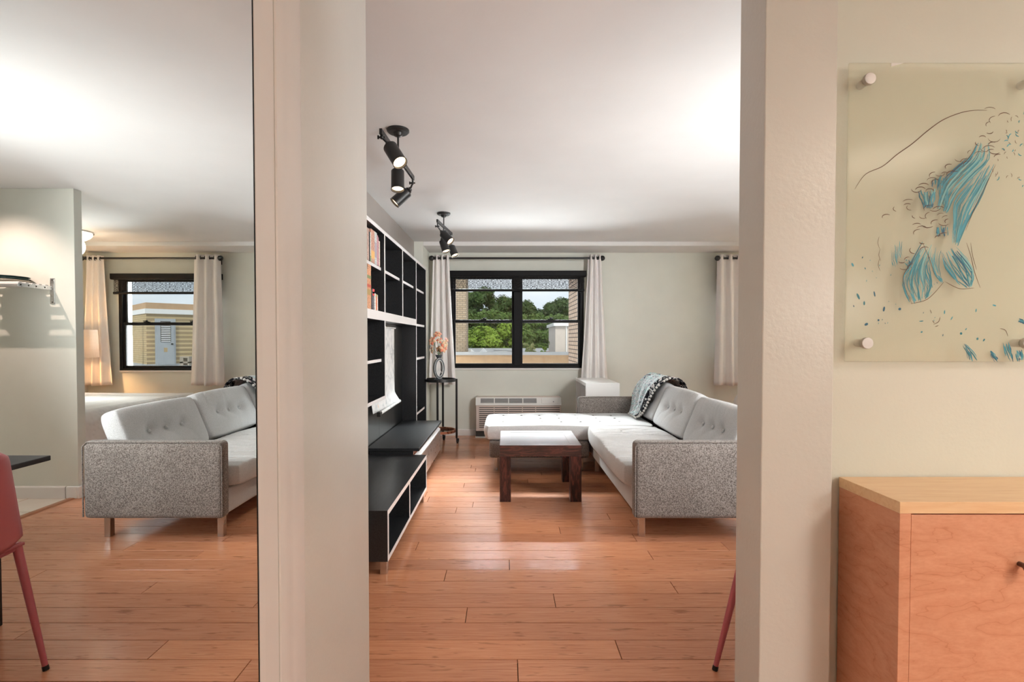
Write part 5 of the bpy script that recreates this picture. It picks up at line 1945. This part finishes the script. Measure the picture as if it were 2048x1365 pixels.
struct(bx(-60, 60, 34.5, 110, -9.5, -8.5).build('ground', MAT['leaf_dark']))
# rooftop planters on the right half of the window
POT = [paint('teal_pot', (0.10, 0.30, 0.28), 0.5), paint('terracotta_pot', (0.42, 0.20, 0.12), 0.7), paint('grey_pot', (0.35, 0.36, 0.36), 0.7)]
for lab, px, y, w_, h_, kind, pot in (
        ('bushy pale shrub in a grey rooftop planter beside the mullion', 1050, 21, 0.24, 0.36, 'leaf_pale', 2), ('bushy pale shrub in a teal rooftop pot', 1064, 20.5, 0.26, 0.42, 'leaf_pale', 0),
        ('small bright yellow green shrub in a terracotta rooftop pot', 1087, 20, 0.17, 0.22, 'leaf_bright', 1), ('tall pale olive shrub beside the white stair house', 1101, 21.5, 0.28, 0.42, 'leaf_pale', 1)):
    x = px_at(px, y)
    p_ = thing('potted_shrub', lab, 'potted plant', (x, y, 0.4), 'potted shrubs on the roof')
    MB().lathe((x, y, 0.4), [(0, 0), (w_ * 0.55, 0), (w_ * 0.75, 0.28), (w_ * 0.80, 0.28), (w_ * 0.80, 0.33), (0, 0.31)], 16).build('pot', POT[pot], p_, smooth=35)
    leaf_cloud([((c[0] + x, c[1] + y, c[2] + 0.70), r) for c, r in crown_clumps(int(px), w_, h_, 9)], 420, 0.045, int(px)).build('foliage', MAT[kind], p_)

# brick rooftop stair house seen through the bed window (in the mirror)
def mx(px, y):
    return -2 * 0.468 - (px - 1013) / 1014 * y


sh = thing('brick_stair_house', 'yellow brick rooftop stair house with a grey louvred door outside the bed window', 'building', (15, 24, 0))
YB0 = 23.0
c0 = Vector((mx(293, YB0), YB0))
c1 = Vector((mx(405, 24.6), 24.6))
c2 = Vector((mx(258, 25.5), 25.5))
c3 = c1 + (c2 - c0)
Zb, Zt = -0.05, 2.42


def foot(scale=0.0):
    ctr = (c0 + c1 + c2 + c3) / 4
    return [tuple(p + (p - ctr).normalized() * scale) for p in (c0, c1, c3, c2)]


MB().prism(foot(), 'z', Zb, Zt).build('brick_wall', MAT['brick_yellow'], sh)
MB().prism(foot(0.10), 'z', Zt, Zt + 0.22).build('cornice', MAT['white'], sh)
MB().prism(foot(0.02), 'z', Zt + 0.22, Zt + 0.50).build('roof_parapet', MAT['parapet'], sh)
MB().prism(foot(0.05), 'z', Zb - 0.02, Zb + 0.16).build('base_course', MAT['coping'], sh)
dv = (c1 - c0).normalized()
nv = Vector((dv.y, -dv.x))
if nv.y > 0:
    nv = -nv
Lf = (c1 - c0).length


def onface(a, d, z):
    p = c0 + dv * a + nv * d
    return Vector((p.x, p.y, z))


def fbox(m, a0, a1, d0, d1, z0, z1):
    vs = [onface(a, d, z) for z in (z0, z1) for a, d in ((a0, d0), (a1, d0), (a1, d1), (a0, d1))]
    return m.add(vs, [(0, 3, 2, 1), (4, 5, 6, 7), (0, 1, 5, 4), (1, 2, 6, 5), (2, 3, 7, 6), (3, 0, 4, 7)])


sc_ = Lf / 112.0
d0_, d1_ = 16 * sc_, 56 * sc_
fbox(MB(), d0_, d1_, 0, 0.08, 0.05, 2.20).build('door_frame', MAT['grey_door'], sh)
dd = fbox(MB(), d0_ + 0.08, d1_ - 0.08, 0.08, 0.11, 0.08, 2.12).build('door', MAT['grey_door'], sh)
mm = MB()
for k in range(11):
    z = 1.14 + 0.085 * k
    fbox(mm, d0_ + 0.22, d1_ - 0.22, 0.115, 0.14, z, z + 0.045)
mm.build('louvre_slats', MAT['white'], dd)
fbox(MB(), d0_ + 0.20, d1_ - 0.20, 0.11, 0.114, 1.12, 2.08).build('louvre_recess', DK, dd)
fbox(MB(), (d0_ + d1_) / 2 - 0.08, (d0_ + d1_) / 2 + 0.06, 0.11, 0.112, 0.66, 0.86).build('rust_patch', MAT['rust'], dd)
fbox(MB(), d1_ - 0.20, d1_ - 0.12, 0.11, 0.17, 1.0, 1.06).build('door_handle', MAT['black_metal'], dd)
dp = mx(255, 22.8)
tag(MB().cyl((dp, 22.8, -0.3), (dp, 22.8, 2.6), 0.09, n=12).build('white_downpipe', MAT['white'], smooth=True), 'white downpipe standing beside the yellow brick stair house', 'pipe')
bk = thing('concrete_block', 'weathered concrete block on the roof beside the louvred door', 'block', (mx(373, 21.5), 21.5, 0))
bxx = mx(373, 21.5)
m = MB()
m.box(bxx - 0.20, bxx + 0.20, 21.35, 21.65, 0.02, 0.08).box(bxx - 0.20, bxx + 0.20, 21.35, 21.65, 0.24, 0.30).box(bxx - 0.20, bxx + 0.20, 21.35, 21.65, 0.46, 0.52)
m.box(bxx - 0.20, bxx - 0.13, 21.35, 21.65, 0.08, 0.46).box(bxx + 0.05, bxx + 0.20, 21.35, 21.65, 0.08, 0.46)
m.build('block_body', MAT['concrete'], bk)
tag(bx(9.0, 26.0, 12.0, 40.0, -0.5, -0.02).build('flat_roof', MAT['roofing']), 'grey flat roof under the yellow brick stair house', 'roof')
